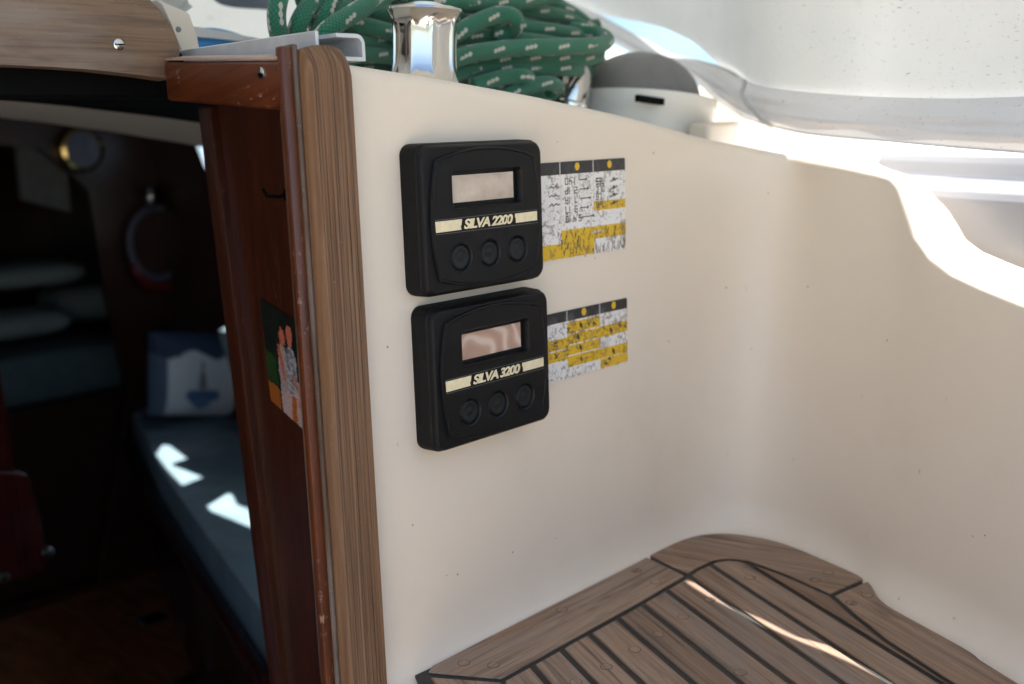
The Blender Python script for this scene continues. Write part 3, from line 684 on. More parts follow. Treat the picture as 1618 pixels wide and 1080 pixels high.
def deco1(img, X, H):
    ink = INK
    for k, (s, ln) in enumerate((('04.1', .009), ('P1 2', .011), ('A1 7', .014), ('71 3', .011), ('014 5', .018))):
        y = (.175 + k * .098) * H; x = X(.6845)
        for ch in s:
            if ch == '.': stroke(img, x, y + 7, x + 1, y + 7, ink)
            elif ch != ' ': glyph(img, ch, x, y, 6, 10, ink)
            x += 10 if ch not in '. ' else 4
        xa = X(.7035); stroke(img, xa, y + 4, xa + ln * PXM, y + 4, ink, .5); xe = xa + ln * PXM
        for q in range(4): stroke(img, xe - q, y + 4 - q * .6, xe - q, y + 4 + q * .6, ink, .3)
    for k, s in enumerate(('SE7', 'CL0', '8L', 'ArJ')):
        y = (.20 + k * .083) * H; x = X(.7255)
        for ch in s: glyph(img, ch.replace('S', '5').replace('J', '7'), x, y, 5, 10, ink); x += 8
        stroke(img, X(.745), y + 7, X(.755), y + 3, ink, .6)
        for q in range(6): stroke(img, X(.7485) + q, y + 4 - 2, X(.7485) + q, y + 6, ink, .5)
    for k in range(3):
        y = (.24 + k * .09) * H
        for j in range(int(X(.664)), int(X(.677))): stroke(img, j, y + 3 * abs(math.sin(j * .28)), j, y + 3 * abs(math.sin(j * .28)), ink, .4)
    yy = .775 * H; stroke(img, X(.720), yy, X(.732), yy - 1.5, (.6, .58, .55), 1.2)
    for q in range(60):
        x = X(.678) + random.random() * (X(.766) - X(.678)); y = (.70 + random.random() * .26) * H
        stroke(img, x, y, x + random.uniform(-6, 8), y + random.uniform(6, 20), (.08, .06, .035), .4)
def deco2(img, X, H):
    for (x, r) in ((.700, .245), (.696, .41), (.699, .575), (.742, .43), (.745, .765)):
        x0, y0 = X(x), r * H
        for q in range(9): stroke(img, x0 + q * .8, y0 + q * .6 - 3, x0 + q * .8, y0 + q * .6 + 3, INK, .5)
    for (x, r) in ((.668, .45), (.668, .63), (.685, .29), (.712, .26), (.720, .29), (.757, .41), (.763, .43), (.735, .93), (.700, .78), (.74, .90)):
        for q in range(5): stroke(img, X(x) + random.uniform(-5, 7), r * H + random.uniform(-5, 5), X(x) + random.uniform(-5, 7), r * H + random.uniform(-5, 5), INK, .4)
sticker('instruction_sticker', .622, .7661, -.0278, -.1090, (.6785, .7215), .135, [(2, 3, .45, .545), (1, 3, .715, .85), (0, 2, .85, 1.0)], 11, .5, deco1, 'upper worn instruction sticker with white cells and upside-down writing')
sticker('instruction_sticker', .626, .7670, -.1545, -.2142, (.6835, .7275), .165, [(2, 3, .355, .525), (2, 3, .70, .85), (2, 3, .865, 1.0), (1, 2, .19, .35), (1, 2, .365, .515), (1, 2, .53, .68), (1, 2, .695, .85), (0, 1, .40, .555), (0, 1, .575, .73)], 53, 1.0, deco2, 'lower scratched instruction sticker mostly of yellow cells')

# ------------------------------------------------------------------ chrome winch drum
wc = onY(668, 112, .69); ax = Vector((.05, -.02, 1))
wz = roof_z(wc.x, .69)
win = empty('chrome_winch', (wc.x, .69, wz), 'polished chrome winch drum standing in front of the green rope', 'winch')
H_ = .072 + (.03 - wz) - .002
prof = [(.035, 0), (.035, .004), (.0335, .009), (.0305, .014), (.0287, .019), (.0279, .024), (.0276, .032), (.0276, H_ - .022), (.0279, H_ - .016), (.0290, H_ - .010), (.0320, H_ - .0045), (.0342, H_ - .002), (.0338, H_), (.030, H_ + .001), (0, H_ + .001)]
v, f = [], []; n = 96; mm = len(prof); c = Vector((wc.x, .69, wz)); t_ = ax.normalized().orthogonal().normalized(); b_ = ax.normalized().cross(t_)
for i in range(n):
    a = 2 * math.pi * i / n; rib = max(0, math.cos(a * 9)) ** 14
    for r, h in prof:
        rr = r * .93 + ((.0022 * rib) if .018 < h < H_ - .014 else 0); v.append(c + (t_ * math.cos(a) + b_ * math.sin(a)) * rr + ax.normalized() * h)
for i in range(n): k = (i + 1) % n; f += [(i * mm + j, k * mm + j, k * mm + j + 1, i * mm + j + 1) for j in range(mm - 1)]
autosmooth(mesh('drum', v, f, M['chrome'], win), 40)
lathe('top_cap', [(.018, 0), (.018, .003), (.012, .005), (0, .005)], c + ax.normalized() * H_, ax, M['chrome'], win, 32)
lathe('base_ring', [(.042, -.002), (.042, .003), (.0385, .005), (.0365, .0052)], c, ax, M['steel'], win, 48)

# ------------------------------------------------------------------ green rope coil
rope = empty('rope_coil', (.72, .80, .04), 'coiled green braided rope with white flecks behind the winch', 'rope')
RS = [  # (pixel x, pixel y, forward distance)
    ([(452, -40, .80), (440, 0, .79), (437, 30, .79), (444, 66, .80), (462, 104, .81), (480, 130, .82)], .0090),
    ([(640, -30, .78), (600, -4, .775), (556, 22, .77), (520, 46, .77), (500, 72, .78), (490, 110, .79)], .0094),
    ([(520, -30, .79), (492, 4, .79), (474, 32, .79), (466, 62, .80), (470, 100, .81)], .0090),
    ([(545, -40, .785), (528, -6, .785), (514, 26, .785), (508, 60, .79), (515, 100, .80)], .0088),
    ([(470, -30, .82), (484, 10, .82), (500, 40, .83), (530, 70, .84)], .0090),
    ([(535, 30, .80), (565, 38, .80), (600, 46, .80), (640, 56, .80), (690, 60, .80), (740, 50, .80), (790, 42, .81)], .0088),
    ([(540, 64, .80), (580, 62, .81), (640, 70, .82), (700, 66, .82)], .0088),
    ([(545, 86, .80), (590, 86, .81), (640, 90, .82), (700, 88, .82), (760, 78, .83)], .0088),
    ([(560, 10, .83), (610, 22, .83), (660, 25, .83), (720, 15, .83), (780, 5, .83), (840, 2, .83)], .0090),
    ([(690, 74, .77), (718, 56, .765), (748, 37, .76), (782, 24, .755), (806, 24, .75), (816, 34, .75), (808, 48, .76), (780, 56, .77)], .0092),
    ([(690, 64, .79), (730, 58, .785), (765, 58, .78), (807, 60, .775), (857, 66, .77), (905, 74, .77), (940, 84, .78)], .0086),
    ([(680, 108, .76), (711, 96, .755), (748, 84, .75), (807, 76, .745), (870, 74, .735), (925, 72, .73), (950, 70, .735), (958, 62, .75), (940, 52, .77), (900, 46, .79)], .0093),
    ([(690, 104, .77), (730, 100, .77), (770, 95, .765), (830, 92, .76), (885, 92, .755), (925, 92, .755), (945, 88, .76)], .0088),
    ([(700, 30, .80), (760, 36, .79), (800, 40, .785), (857, 46, .78), (906, 54, .78), (945, 66, .79)], .0088),
    ([(690, 122, .765), (725, 115, .765), (770, 108, .765), (845, 108, .76), (893, 108, .755), (915, 110, .76)], .0088),
    ([(745, 136, .755), (775, 127, .75), (805, 121, .745), (828, 121, .74), (836, 128, .745), (825, 138, .75), (800, 146, .76)], .0086),
    ([(790, 156, .75), (818, 142, .745), (852, 132, .74), (872, 132, .74), (880, 138, .75), (868, 150, .76)], .0084),
    ([(640, -4, .79), (700, 4, .785), (740, 6, .78), (785, 5, .78), (835, 0, .78), (880, -8, .78)], .0090),
    ([(800, 6, .80), (840, 16, .80), (890, 26, .80), (925, 46, .80), (945, 64, .80)], .0086),
    ([(830, -16, .81), (870, 2, .81), (915, 28, .81), (950, 60, .81)], .0086),
    ([(560, 105, .83), (640, 112, .84), (720, 104, .84), (820, 100, .83), (900, 100, .82), (950, 80, .81)], .0088),
    ([(500, 20, .86), (580, 10, .87), (680, 40, .88), (780, 30, .88), (880, 50, .87), (945, 40, .85)], .0095),
    ([(490, 60, .87), (580, 50, .88), (680, 80, .89), (780, 70, .88), (880, 80, .87), (940, 62, .85)], .0095),
    ([(490, -20, .87), (580, -20, .88), (680, -5, .89), (780, -20, .88), (870, -10, .87)], .0095),
    ([(520, 100, .86), (600, 130, .87), (700, 125, .88), (800, 125, .86), (890, 125, .84)], .0095),
    ([(540, 45, .90), (640, 60, .91), (740, 55, .91), (840, 60, .90), (930, 58, .88)], .012),
    ([(540, 85, .90), (640, 95, .91), (740, 100, .91), (840, 95, .90), (920, 95, .88)], .012),
    ([(820, 118, .84), (870, 112, .85), (915, 106, .85), (948, 96, .85)], .011), ([(800, 140, .82), (850, 136, .83), (895, 126, .83), (930, 116, .83)], .011), ([(640, 132, .80), (720, 132, .80), (800, 138, .80), (860, 150, .80)], .010),
    ([(540, 5, .91), (640, 10, .92), (740, 10, .92), (840, 20, .91), (920, 35, .89)], .012)]
for k, (pts, r) in enumerate(RS):
    path = spline([onY(x, y, Y) for x, y, Y in pts], 9)
    tube('rope_strand', path, r * .90, M['rope'], rope, 16, random.uniform(0, 3))

# ------------------------------------------------------------------ deck compass: white drum, grey hood, bright dome
YC = .80
cb = onY(1004, 190, YC); up = Vector((.13, .0, 1)).normalized()
cpos = Vector((cb.x, YC, -.038))
comp = empty('deck_compass', cpos, 'white round compass housing with grey hood on the coachroof', 'compass')
rb = .0915
h0 = onY(1000, 150, YC - .045).z + .038 - .002
lathe('housing', [(rb - .004, -.03), (rb, -.02), (rb, h0 - .020), (rb + .0013, h0 - .018), (rb + .0013, h0 - .003), (rb, h0), (rb - .005, h0 + .001), (rb - .009, h0 - .004), (rb - .010, h0 - .018), (0, h0 - .018)], cpos, up, M['white_pl'], comp, 72, 35)
hoodc = cpos + up * (h0 - .004) + Vector((.010, .010, 0))
hd = grid('hood', lambda u, v: tuple(hoodc + Vector((.079 * math.cos(u * 2 * math.pi) * math.cos(v * math.pi / 2), .073 * math.sin(u * 2 * math.pi) * math.cos(v * math.pi / 2), .060 * math.sin(v * math.pi / 2)))), 48, 16, M['grey_hood'], comp)
prism('mark_plate', [za(onY(1009, 149, YC - .076)), za(onY(1050, 155, YC - .076)), za(onY(1050, 166, YC - .076)), za(onY(1009, 160, YC - .076))], (0, .005, 0), M['blackmat'], comp)
dc = onY(908, 128, .80)
dome = empty('chrome_cowl', (dc.x, .80, dc.z - .03), 'small chrome dome cowl between rope and compass', 'cowl')
lathe('cowl_dome', [(.020, -.030), (.021, -.012), (.020, .000), (.017, .010), (.011, .018), (.005, .0215), (0, .022)], dc, (.25, -.1, 1), M['chrome'], dome, 40)
lathe('cowl_ring', [(.024, -.034), (.0245, -.026), (.0225, -.024), (.020, -.0245)], dc, (.25, -.1, 1), M['steel'], dome, 40)
# cream moulded box beyond the compass
d1_, d2_ = onY(1120, 190, .675), onY(1262, 236, .675)
mb = empty('deck_upstand', ((d1_.x + d2_.x) / 2, .69, -.09), 'low cream moulded upstand between compass and canvas hem', 'upstand')
box('upstand_body', (d1_.x, .675, -.11), (d2_.x + .05, .704, d1_.z - .002), M['gel'], mb, .006, 3)
# ------------------------------------------------------------------ spray hood
nn = (.9, -.43)
HEM = [(868, -6), (915, 10), (960, 25), (1010, 34), (1046, 43), (1075, 55), (1102, 71), (1130, 97), (1160, 120), (1190, 139), (1240, 146), (1340, 155), (1430, 159), (1520, 160), (1618, 157), (1760, 150), (2000, 130)]
hood_root = empty('spray_hood', (1.0, .6, .1), 'white translucent canvas spray hood with dirty underside over the cockpit', 'spray hood')
CH = lambda x: float(np.interp(x, [868, 1040, 1120, 1190, 1240, 1300, 1350, 1400, 1450, 1500, 1618, 2000], [.86, .80, .74, .682, .664, .6605, .6650, .6745, .6850, .6910, .7005, .71]))
hem = spline([onN(x, y, nn, CH(x)) for x, y in HEM], 8)
hem_front = hem[0]
NH = len(hem); DI = 1.02; HH = .62
def arch(i, ph):
    h = hem[i]; k = i / (NH - 1)
    top = max(.50, .62 - .05 * k); up_ = top - h.z
    p = h - N2 * (DI * (1 - math.cos(ph))) + Vector((0, 0, up_ * (math.sin(ph) if ph < math.pi / 2 else math.sin(ph)) ** .85))
    return p
NA = 40
V = []; F = []
for i in range(NH):
    for j in range(NA):
        ph = math.pi * j / (NA - 1); p = arch(i, ph)
        if 0 < j < NA - 1: p = p + N2 * (.006 * math.sin(i * .35 + j * .8) * math.sin(ph))
        V.append(p)
F = [(i * NA + j, (i + 1) * NA + j, (i + 1) * NA + j + 1, i * NA + j + 1) for i in range(NH - 1) for j in range(NA - 1)]
mesh('canopy', V, F, M['canvas'], hood_root, True)
# aft part of the canopy, behind the photographer
V = []
hb_ = hem[-1]
for i in range(2):
    off = U2 * (-.22 * i)
    for j in range(NA): V.append(arch(NH - 1, math.pi * j / (NA - 1)) + off)
F = [(i * NA + j, (i + 1) * NA + j, (i + 1) * NA + j + 1, i * NA + j + 1) for i in range(1) for j in range(NA - 1)]
mesh('canopy_end', V, F, M['canvas'], hood_root, True)
# front panel with a clear window
def front(u, v):
    p = arch(0, math.pi * (.02 + .96 * u)); b = Vector((p.x, p.y, float(np.interp(p.x, [.95, 1.1], [.107, -.06])))); return tuple(b + (p - b) * v + U2 * (.10 * (1 - v) + .03))
mesh_front = grid('front_panel', front, 50, 14, M['canvas'], hood_root)
# valance: outer edge under the hem, hanging down onto the coaming
VT = [(884, -4), (930, 14), (975, 38), (1030, 68), (1060, 85), (1100, 93), (1150, 108), (1190, 131), (1240, 141), (1340, 150), (1430, 154), (1520, 155), (1618, 152), (1760, 145), (2000, 125)]
VB = [(868, 12), (912, 30), (950, 52), (1000, 82), (1040, 100), (1085, 115), (1130, 155), (1180, 186), (1240, 203), (1290, 212), (1400, 222), (1500, 231), (1618, 240), (1760, 250), (2000, 262)]
CV = lambda x: CH(x) - (.012 if x > 1150 else .02)
vt = spline([onN(x, y, nn, CH(x) - (.0025 if x > 1180 else .012)) for x, y in VT], 8); vb = spline([onN(x, y, nn, CV(x)) for x, y in VB], 8)
def val(u, v):
    k = u * (len(vt) - 1); i = min(int(k), len(vt) - 2); t_ = k - i; a = vt[i].lerp(vt[i + 1], t_); b = vb[i].lerp(vb[i + 1], t_)
    p = a.lerp(b, v); wv = math.sin(v * math.pi); p = p - N2 * (.012 * wv + .0022 * wv * math.sin(u * 23 + v * 9) + .0016 * wv * math.sin(u * 11 - v * 21 + 1)); return tuple(p)
vo = grid('valance', val, 150, 14, M['valance'], hood_root)
cord = [Vector(val(.50 + .07 * k / 12 - .015, k / 12)) - N2 * .004 for k in range(13)]
tube('seam_cord', cord, .0022, M['piping'], hood_root, 8)
tube('bottom_piping', [p - N2 * .0005 for p in vb], .0009, M['valance'], hood_root, 8)
# dashes of stitching along the flap's free edge
sti = bmesh.new()
for k in range(70, 205):
    u = .10 + .36 * (k - 70) / 135; a = Vector(val(u, .035)) - N2 * .0016; b = Vector(val(u + .0016, .035)) - N2 * .0016
    d = (b - a); upv = Vector((0, 0, .0008)); sti.faces.new([sti.verts.new(x) for x in (a - upv, b - upv, b + upv, a + upv)])
so = bm_obj('stitching', sti, M['thread'], hood_root)
bw = empty('blue_side_cloth', onN(1040, 60, nn, .95), 'pale blue cloth showing in the gap above the stitched flap', 'cloth')
grid('cloth_sheet', lambda u, v: tuple(onN(880 + 360 * u, -60 + 130 * u + (90 + 40 * u) * v, nn, .95 + .01 * math.sin(u * 9 + v * 3))), 24, 8, M['pale_blue'], bw)
# grey folds and blue cloth seen under the hood, beyond the hatch
fl = empty('folded_tarp', onY(280, 10, 1.05), 'grey folded cloth hanging behind the hatch board', 'cloth')
def tarp(u, v):
    p = onY(180 + 132 * u, -30 + 0 * u, 1.05); q = onY(180 + 132 * u, 24 - 26 * (1 - u) * 0 + (-2 if u < .5 else -2) - 22 * max(0, u - .9) * 10 * .6, 1.05); r = p.lerp(q, v); return (r.x, r.y + .02 * math.sin(u * 5 + v * 4), r.z)
grid('cloth_fold', tarp, 20, 8, M['valance'], fl)
gw = empty('grey_tarp', onY(390, 0, 1.3), 'dark grey cloth edge high behind the green rope', 'cloth')
grid('cloth_sheet', lambda u, v: tuple(onY(338 + 110 * u, -40 + (40 + 17 * math.sin(min(1, u * 1.3) * 1.5)) * v, 1.25) + Vector((0, .012 * math.sin(u * 7), 0))), 20, 6, M['piping_dark'] if 'piping_dark' in M else flat('dark_grey_cloth', (.10, .12, .15), .8), gw)
bl = empty('blue_sail_cover', onY(350, 75, 1.0), 'bright blue cloth roll behind the aluminium hatch track', 'cloth')
tube('cloth_roll', spline([onY(275, 82, 1.0), onY(300, 74, 1.0), onY(330, 69, 1.0), onY(370, 70, 1.0), onY(420, 80, 1.0)], 8), lambda t: .006 + .010 * math.sin(math.pi * min(1, t * 1.05 + .0)), M['blue'], bl, 16)
tube('cloth_fold', spline([onY(270, 84, 1.02), onY(290, 76, 1.02), onY(310, 80, 1.02)], 8), .006, M['blue'], bl, 12)
hg = empty('hatch_garage', onY(290, 60, .84), 'cream moulded hatch garage corner with a screw hole', 'hatch garage')
gp = [(248, -2), (300, 20), (312, 60), (318, 84), (286, 86), (284, 62), (270, 36)]
prism('garage_body', [za(onY(x, y, .84)) for x, y in gp], (0, .03, 0), M['gel'], hg, .002, 2)
lathe('screw_hole', [(0, .0006), (.0022, .0006), (.0024, 0)], onY(282, 46, .8398), (0, -1, 0), M['grey_hood'], hg, 16)
prism('garage_lip', [za(onY(x, y, .98)) for x, y in ((300, 40), (360, 50), (412, 61), (412, 68), (360, 62), (300, 56))], (0, .02, 0), M['valance'], hg)

# ------------------------------------------------------------------ locker panel inside the companionway, with photo and hook
XP = .50
lk = empty('locker_panel', (.5, .75, -.4), 'dark varnished mahogany locker side just inside the companionway', 'panel')
ya, yc = onX(345, 172, XP), onX(422, 800, XP)
def ye(z): return ya.y + (yc.y - ya.y) * (z - ya.z) / (yc.z - ya.z)
yb = max(ye(.03), ye(-1.25))
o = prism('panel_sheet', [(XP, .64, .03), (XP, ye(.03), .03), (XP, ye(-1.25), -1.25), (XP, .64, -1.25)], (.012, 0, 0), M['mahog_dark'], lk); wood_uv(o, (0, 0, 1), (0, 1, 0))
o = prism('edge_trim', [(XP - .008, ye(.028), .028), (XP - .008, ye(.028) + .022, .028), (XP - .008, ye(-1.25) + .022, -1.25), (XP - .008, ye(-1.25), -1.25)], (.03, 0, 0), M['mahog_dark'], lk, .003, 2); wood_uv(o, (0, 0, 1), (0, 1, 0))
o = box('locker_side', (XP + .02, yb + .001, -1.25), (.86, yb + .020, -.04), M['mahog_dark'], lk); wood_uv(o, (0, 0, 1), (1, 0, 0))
hk = onX(450, 308, .497)
hook = empty('coat_hook', (hk.x, hk.y, hk.z), 'small black hook on the locker panel above the photo', 'hook')
tube('hook_arm', [(XP, hk.y, hk.z), (XP - .008, hk.y + .002, hk.z - .001), (XP - .016, hk.y + .006, hk.z), (XP - .018, hk.y + .008, hk.z + .006)], .0014, M['blackmat'], hook, 10)
lathe('hook_plate', [(0, .0015), (.005, .0015), (.006, 0)], (XP - .0002, hk.y, hk.z), (-1, 0, 0), M['blackmat'], hook, 20)
# colour print of three people in a garden (flat photograph)
ph = [onX(x, y, XP - .0015) for x, y in ((410, 469), (428, 632), (500, 697), (500, 531))]
PW, PH = 60, 76
def ell(u, v, cu, cv, ru, rv): return ((u - cu) / ru) ** 2 + ((v - cv) / rv) ** 2 < 1
def photo_col(u, v):
    k = .5 + .5 * math.sin(u * 40 + math.sin(v * 33) * 3) * math.sin(v * 47 + u * 21)
    c = (.010 + .010 * k, .013 + .012 * k, .010 + .008 * k)
    if u < .22 and .5 < v < .8: c = (.025, .05 + .03 * k, .018)
    if v > .80 and u < .25: c = (.42, .12, .02)
    if .28 < u < .86 and v > .58: c = (.60, .42, .40)                       # pale skirts and legs
    if .50 < u < .60 and v > .74: c = (.50, .14, .03)
    if ell(u, v, .36, .55, .10, .24): c = (.44, .36, .34)
    if ell(u, v, .52, .52, .11, .24): c = (.22 + .25 * (k > .5), .21 + .24 * (k > .5), .23 + .24 * (k > .5))
    if ell(u, v, .80, .58, .13, .22): c = (.40, .37, .42)
    if ell(u, v, .37, .25, .055, .09) or ell(u, v, .51, .19, .06, .10): c = (.62, .17, .10)
    if ell(u, v, .76, .34, .085, .15): c = (.13, .05, .03)
    if ell(u, v, .755, .30, .05, .09): c = (.62, .18, .11)
    if abs(u - .30 - (v - .4) * .3) < .03 and .34 < v < .66: c = (.58, .15, .08)
    if abs(u - .62 - (v - .62) * .9) < .03 and .55 < v < .76: c = (.60, .16, .09)
    if v > .72 and u > .62 and ell(u, v, .85, .78, .2, .10): c = (.66, .18, .08)
    return c
v, f, cols = [], [], []
for i in range(PH + 1):
    for j in range(PW + 1):
        a = ph[0].lerp(ph[1], i / PH); b = ph[3].lerp(ph[2], i / PH); v.append(a.lerp(b, j / PW))
for i in range(PH):
    for j in range(PW):
        f.append((i * (PW + 1) + j, i * (PW + 1) + j + 1, (i + 1) * (PW + 1) + j + 1, (i + 1) * (PW + 1) + j)); nz_ = .75 + .5 * random.random(); cols += list((*[c_ * .55 * nz_ for c_ in photo_col((j + .5) / PW + random.uniform(-.012, .012), (i + .5) / PH + random.uniform(-.01, .01))], 1)) * 4
M['photo'] = vcol('glossy_photo', .3, .3)
o = mesh('photo_print', v, f, M['photo']); ca = o.data.color_attributes.new('Col', 'FLOAT_COLOR', 'CORNER'); ca.data.foreach_set('color', cols)
tag(o, 'colour photo print of three people stuck on the dark locker panel', 'photo')

# ------------------------------------------------------------------ cabin below
def holed(name, poly, holes, mat, d):
    """flat sheet with openings, given thickness d"""
    bm = bmesh.new(); ed = []
    for lp in [poly] + holes:
        vs_ = [bm.verts.new(p) for p in lp]; ed += [bm.edges.new((vs_[i], vs_[(i + 1) % len(vs_)])) for i in range(len(vs_))]
    bmesh.ops.triangle_fill(bm, use_beauty=True, use_dissolve=False, edges=ed)
    r = bmesh.ops.extrude_face_region(bm, geom=bm.faces[:]); bmesh.ops.translate(bm, vec=Vector(d), verts=[g for g in r['geom'] if isinstance(g, bmesh.types.BMVert)])
    return tag(bm_obj(name, bm, mat), None, None, None, 'structure')
ZSET = -.75; XW = 1.50
def to_wall(x, y, z):
    k = (XW - x) / TO_SUN.x; return Vector((XW, y + TO_SUN.y * k, z + TO_SUN.z * k))
patch1 = [(245, 718), (256, 703), (268, 704), (300, 728), (327, 744), (324, 752), (287, 767), (266, 745)]
patch2 = [(326, 800), (360, 779), (367, 782), (374, 797), (392, 804), (412, 818), (412, 838), (372, 851), (352, 830)]
wins = [[to_wall(*onZ(x, y, ZSET)) for x, y in p] for p in (patch1, patch2)]
view = [onX(x, y, XW) for x, y in ((304, 214), (352, 205), (356, 262), (338, 282), (322, 262))]
cz1 = .092
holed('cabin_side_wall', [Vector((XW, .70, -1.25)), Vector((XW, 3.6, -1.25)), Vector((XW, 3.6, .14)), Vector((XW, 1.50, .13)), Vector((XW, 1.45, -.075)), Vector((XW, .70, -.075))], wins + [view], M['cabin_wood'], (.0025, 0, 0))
ce = prism('cabin_ceiling', [(-1.3, 1.22, cz1), (.43, 1.22, cz1 - .005), (.43, 1.55, cz1 - .003), (1.53, 1.50, cz1 - .02), (1.53, 3.6, cz1 + .01), (-1.3, 3.6, cz1 + .03)], (0, 0, .012), M['liner']); tag(ce, None, None, None, 'structure')
tag(box('cabin_top', (-1.35, 1.70, .14), (1.56, 3.7, .16), M['deck']), None, None, None, 'structure')
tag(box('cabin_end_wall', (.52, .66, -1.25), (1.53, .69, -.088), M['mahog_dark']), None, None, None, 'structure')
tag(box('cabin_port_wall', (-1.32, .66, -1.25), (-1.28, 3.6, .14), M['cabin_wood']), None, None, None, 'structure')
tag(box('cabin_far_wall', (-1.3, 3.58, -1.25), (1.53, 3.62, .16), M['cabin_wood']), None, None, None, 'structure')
tag(box('ceiling_beam', (-1.3, 2.30, .066), (1.5, 2.36, .10), M['cabin_wood'], None, .006, 2), None, None, None, 'structure')
t = NT('frosted_acrylic').set(Roughness=.5, Base_Color=(.7, .8, .9)); tr = t.n('ShaderNodeBsdfTranslucent'); tr.inputs[0].default_value = (.75, .85, .95, 1); mx = t.n('ShaderNodeMixShader'); mx.inputs[0].default_value = .7
t.l(t.b.outputs[0], mx.inputs[1]); t.l(tr.outputs[0], mx.inputs[2]); t.l(mx.outputs[0], t.out.inputs[0])
po = prism('frosted_portlight', [v_ + Vector((.004, 0, 0)) for v_ in view], (.004, 0, 0), t.m); tag(po, 'bright frosted portlight high on the cabin side', 'portlight')
# main bulkhead with an opening to the fore cabin
YB = 2.86
ob = [onY(x, y, YB) for x, y in ((178, 1085), (205, 640), (168, 470), (140, 300), (112, 275), (60, 235), (-60, 220), (-330, 235), (-420, 640), (-420, 1085))]
zf = -1.25
outl_b = [Vector((-1.3, YB, zf)), Vector((1.5, YB, zf)), Vector((1.5, YB, .11)), Vector((-1.3, YB, .12))]
bm = bmesh.new(); hole = [Vector((p.x, YB, max(p.z, zf + .02))) for p in ob]
mbk = holed('main_bulkhead_wall', outl_b, [hole], M['cabin_wood'], (0, .02, 0)); wood_uv(mbk, (0, 0, 1), (1, 0, 0))
# cabin sole of boards with steel catches
floor = empty('cabin_floor', (.5, 2, zf), None, None, None, 'structure')
for k in range(20):
    x = -.75 + k * .115
    o = box('floor_plank', (x + .001, .70, zf - .02), (x + .1125, 3.58, zf + random.uniform(0, .001)), M['floor_wood'], floor); wood_uv(o, (0, 1, 0), (1, 0, 0))
for px_, py_ in ((240, 978), (300, 1076)):
    p = onZ(px_, py_, zf + .002); cc = empty('floor_catch', (p.x, p.y, zf + .001), 'small steel floor catch %s' % ('beside the settee base' if py_ < 1000 else 'at the lower edge of the sole'), 'floor catch', 'catches in the cabin sole')
    box('catch_plate', (p.x - .035, p.y - .03, zf + .0015), (p.x + .035, p.y + .03, zf + .006), M['steel'], cc, .002, 1); box('finger_hole', (p.x - .018, p.y - .014, zf + .006), (p.x + .018, p.y + .014, zf + .0072), M['blackmat'], cc)
# starboard settee
stt = empty('cabin_settee', (1.2, 2.0, zf), 'slate blue cushioned settee along the side of the dark cabin', 'settee')
e = [onZ(x, y, ZSET) for x, y in ((205, 648), (250, 735), (330, 850), (415, 968))]
ep = [(p.x, p.y) for p in e] + [(e[-1].x + (e[-1].x - e[-2].x) * .6, e[-1].y + (e[-1].y - e[-2].y) * .6)]
ep[0] = (ep[0][0], 2.83)
prism('seat_cushion', [(x, y, ZSET) for x, y in ep] + [(1.49, ep[-1][1], ZSET), (1.49, 2.83, ZSET)], (0, 0, -.10), M['navy'], stt, .012, 3)
o = prism('settee_base', [(x + .03, y, ZSET - .10) for x, y in ep] + [(1.49, ep[-1][1], ZSET - .10), (1.49, 2.83, ZSET - .10)], (0, 0, -.40), M['cabin_wood'], stt); wood_uv(o, (0, 1, 0), (0, 0, 1))
fr = [Vector((x - .022, y, ZSET - .085)) for x, y in ep]
tube('fiddle_rail', fr, .016, M['red_wood'], stt, 10)
prism('back_cushion', [(1.40, 1.0, ZSET + .002), (1.40, 2.30, ZSET + .002), (1.32, 2.3, ZSET + .30), (1.32, 1.0, ZSET + .30)], (.085, 0, 0), M['navy'], stt, .02, 3)
# printed pillow
pc = onY(318, 590, 2.62); pill = None
def pil(u, v):
    a, b = u * 2 - 1, v * 2 - 1; th_ = .07 * max(0, (1 - a ** 4) * (1 - b ** 4)) ** .5
    p = onY(312 + 78 * a, 590 + 66 * b, 2.60); return (p.x, p.y - th_, p.z)
def pil_col(u, v):
    c = (.62, .68, .76)
    if u < .10 or u > .97: c = (.09, .14, .22)
    if v < .24 + .05 * math.sin(u * 14): c = (.035, .06, .11)
    for cu in (.42, .96):
        if ell(u, v, cu, .72, .17, .10) and v > .66: c = (.07, .16, .34)
        if ell(u, v, cu, .82, .09, .06): c = (.12, .22, .40)
        if abs(u - cu) < .20 * (v - .36) and .36 < v < .64: c = (.24, .28, .34)
        if abs(u - cu) < .012 and .32 < v < .7: c = (.10, .12, .16)
    return c
o = grid('printed_pillow', pil, 46, 40, vcol('pillow_print', .9))
ca = o.data.color_attributes.new('Col', 'FLOAT_COLOR', 'POINT'); ca.data.foreach_set('color', [x for i in range(46) for j in range(40) for x in (*pil_col(i / 45, j / 39), 1)])
tag(o, 'white and navy pillow printed with sailing boats on the settee', 'pillow')
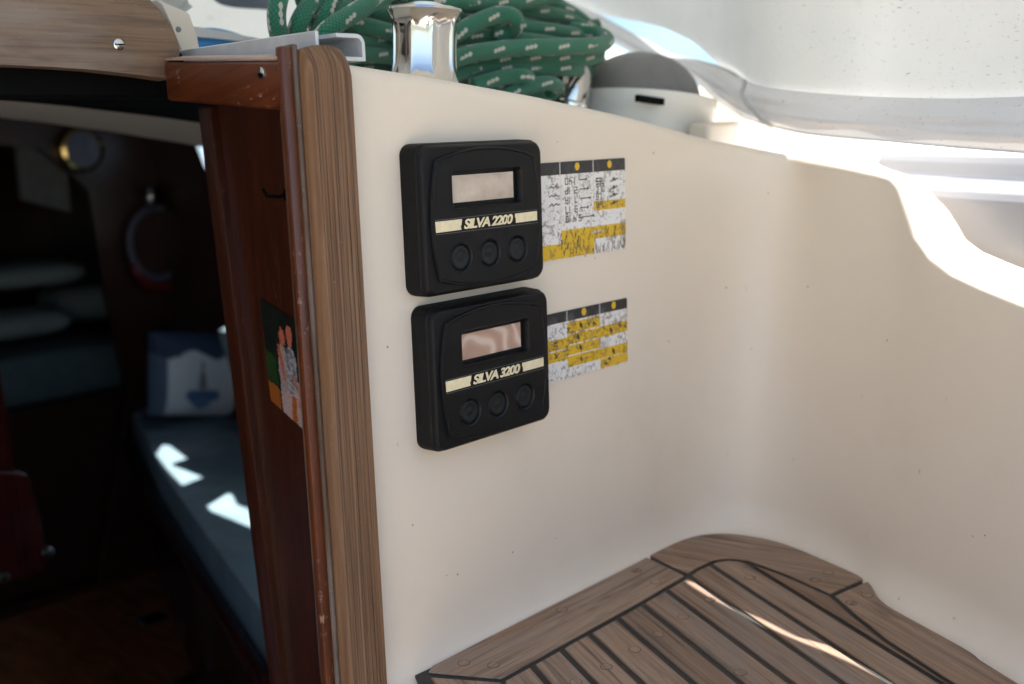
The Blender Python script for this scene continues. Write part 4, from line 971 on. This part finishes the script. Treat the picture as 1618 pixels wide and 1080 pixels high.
# wall clock and lamp on the main bulkhead
cl = onY(124, 236, YB - .001); ck = .72
clk = empty('wall_clock', cl, 'round brass wall clock on the dark main bulkhead', 'clock')
lathe('brass_case', [(.085 * ck, 0), (.088 * ck, .012), (.080 * ck, .03), (.068 * ck, .034), (.066 * ck, .026)], cl, (0, -1, 0), M['brass'], clk, 40)
lathe('dial', [(0, .024), (.067 * ck, .024)], cl, (0, -1, 0), flat('clock_dial', (.12, .13, .18), .3), clk, 40)
lathe('brass_lug', [(0, .02), (.012, .018), (.014, 0)], cl + Vector((0, 0, .092 * ck)), (0, -1, 0), M['brass'], clk, 20)
rp = onY(246, 372, YB - .02)
rg = empty('hanging_bell_ring', rp, 'pale ring with red base hanging on the dark bulkhead', 'ring')
tube('ring_loop', [rp + Vector((.085 * math.cos(2 * math.pi * k / 28), -.01, .10 * math.sin(2 * math.pi * k / 28) - .02)) for k in range(29)], .010, flat('pale_ring', (.10, .10, .15), .4), rg, 10)
tube('ring_hanger', [rp + Vector((-.01, -.01, .08)), rp + Vector((-.01, -.01, .14))], .016, M['steel'], rg, 10)
tube('red_strap', [rp + Vector((.08 * math.cos(rad(a)), .0, .12 * math.sin(rad(a)) - .03)) for a in range(200, 341, 14)], .018, M['red'], rg, 10)
# fore cabin berth with pale cushions
fb = empty('fore_berth', (.6, 3.3, -.7), 'berth with slate mattress in the fore cabin', 'berth')
z0 = onY(60, 545, 3.1).z
box('mattress', (.15, 2.95, z0 - .14), (1.45, 3.56, z0), flat('dark_mattress', (.07, .10, .11), .9), fb, .03, 3); box('berth_front', (.15, 2.93, zf), (1.45, 2.95, z0 - .14), M['cabin_wood'], fb)
def cushion(x0, y0, x1, y1, Y, sq, label):
    a, b = onY(x0, y1, Y), onY(x1, y0, Y); c = (a + b) / 2; w_, h_ = (b.x - a.x) / 2, (b.z - a.z) / 2
    o = grid('pale_cushion', lambda u, v: (lambda th, ph_: (c.x + w_ * math.copysign(abs(math.cos(th)) ** sq, math.cos(th)) * math.cos(ph_) ** .5, Y + .12 * math.copysign(abs(math.sin(th)) ** sq, math.sin(th)) * math.cos(ph_) ** .5, c.z + h_ * math.sin(ph_)))(2 * math.pi * u, -math.pi / 2 * .999 + math.pi * .998 * v), 32, 14, M['pale']); return tag(o, label, 'cushion', 'cushions on the fore berth')
cushion(-40, 405, 122, 462, 3.15, .5, 'long pale cushion on top of the pile in the fore berth')
cushion(75, 440, 185, 512, 3.3, .5, 'pale cushion tucked behind the pile at the doorway edge')
cushion(-40, 480, 95, 540, 3.1, .5, 'flat pale cushion at the bottom of the fore berth pile')
hl = [onY(x, y, 3.4) for x, y in ((25, 230), (105, 245), (112, 335), (35, 315))]
prism('fore_cabin_panel', hl, (0, .02, 0), M['liner']); tag(bpy.data.objects['fore_cabin_panel'], 'pale lining panel high in the fore cabin', 'panel')
# folded table leaf at the port side
tp = [onY(x, y, 1.75) for x, y in ((-60, 742), (28, 744), (46, 750), (60, 800), (76, 880), (70, 900), (40, 916), (-60, 930))]
tb = empty('folding_table', onY(20, 900, 1.75), 'red varnished folding table leaf inside the cabin', 'table')
o = prism('table_leaf', tp, (0, .03, 0), M['red_wood'], tb, .006, 3); wood_uv(o, (0, 0, 1), (1, 0, 0))
tq = [onY(x, y, 1.78) for x, y in ((-60, 560), (-5, 560), (8, 640), (24, 742), (-60, 742))]
o = prism('table_support', tq, (0, .05, 0), M['red_wood'], tb); wood_uv(o, (0, 0, 1), (1, 0, 0))
lathe('leaf_hinge', [(0, .006), (.008, .005), (.010, 0)], onY(76, 873, 1.749), (0, -1, 0), M['steel'], tb, 16); lathe('leaf_hinge', [(0, .006), (.008, .005), (.010, 0)], onY(8, 912, 1.749), (0, -1, 0), M['steel'], tb, 16)
pip = empty('grab_pipe', onZ(150, 775, -1.15), 'thin pale pipe along the cabin sole edge', 'pipe')
tube('pipe_run', spline([onZ(78, 803, -1.15), onZ(140, 785, -1.15), onZ(185, 770, -1.15), onZ(222, 748, -1.15)], 8), .012, M['pale'], pip, 10)
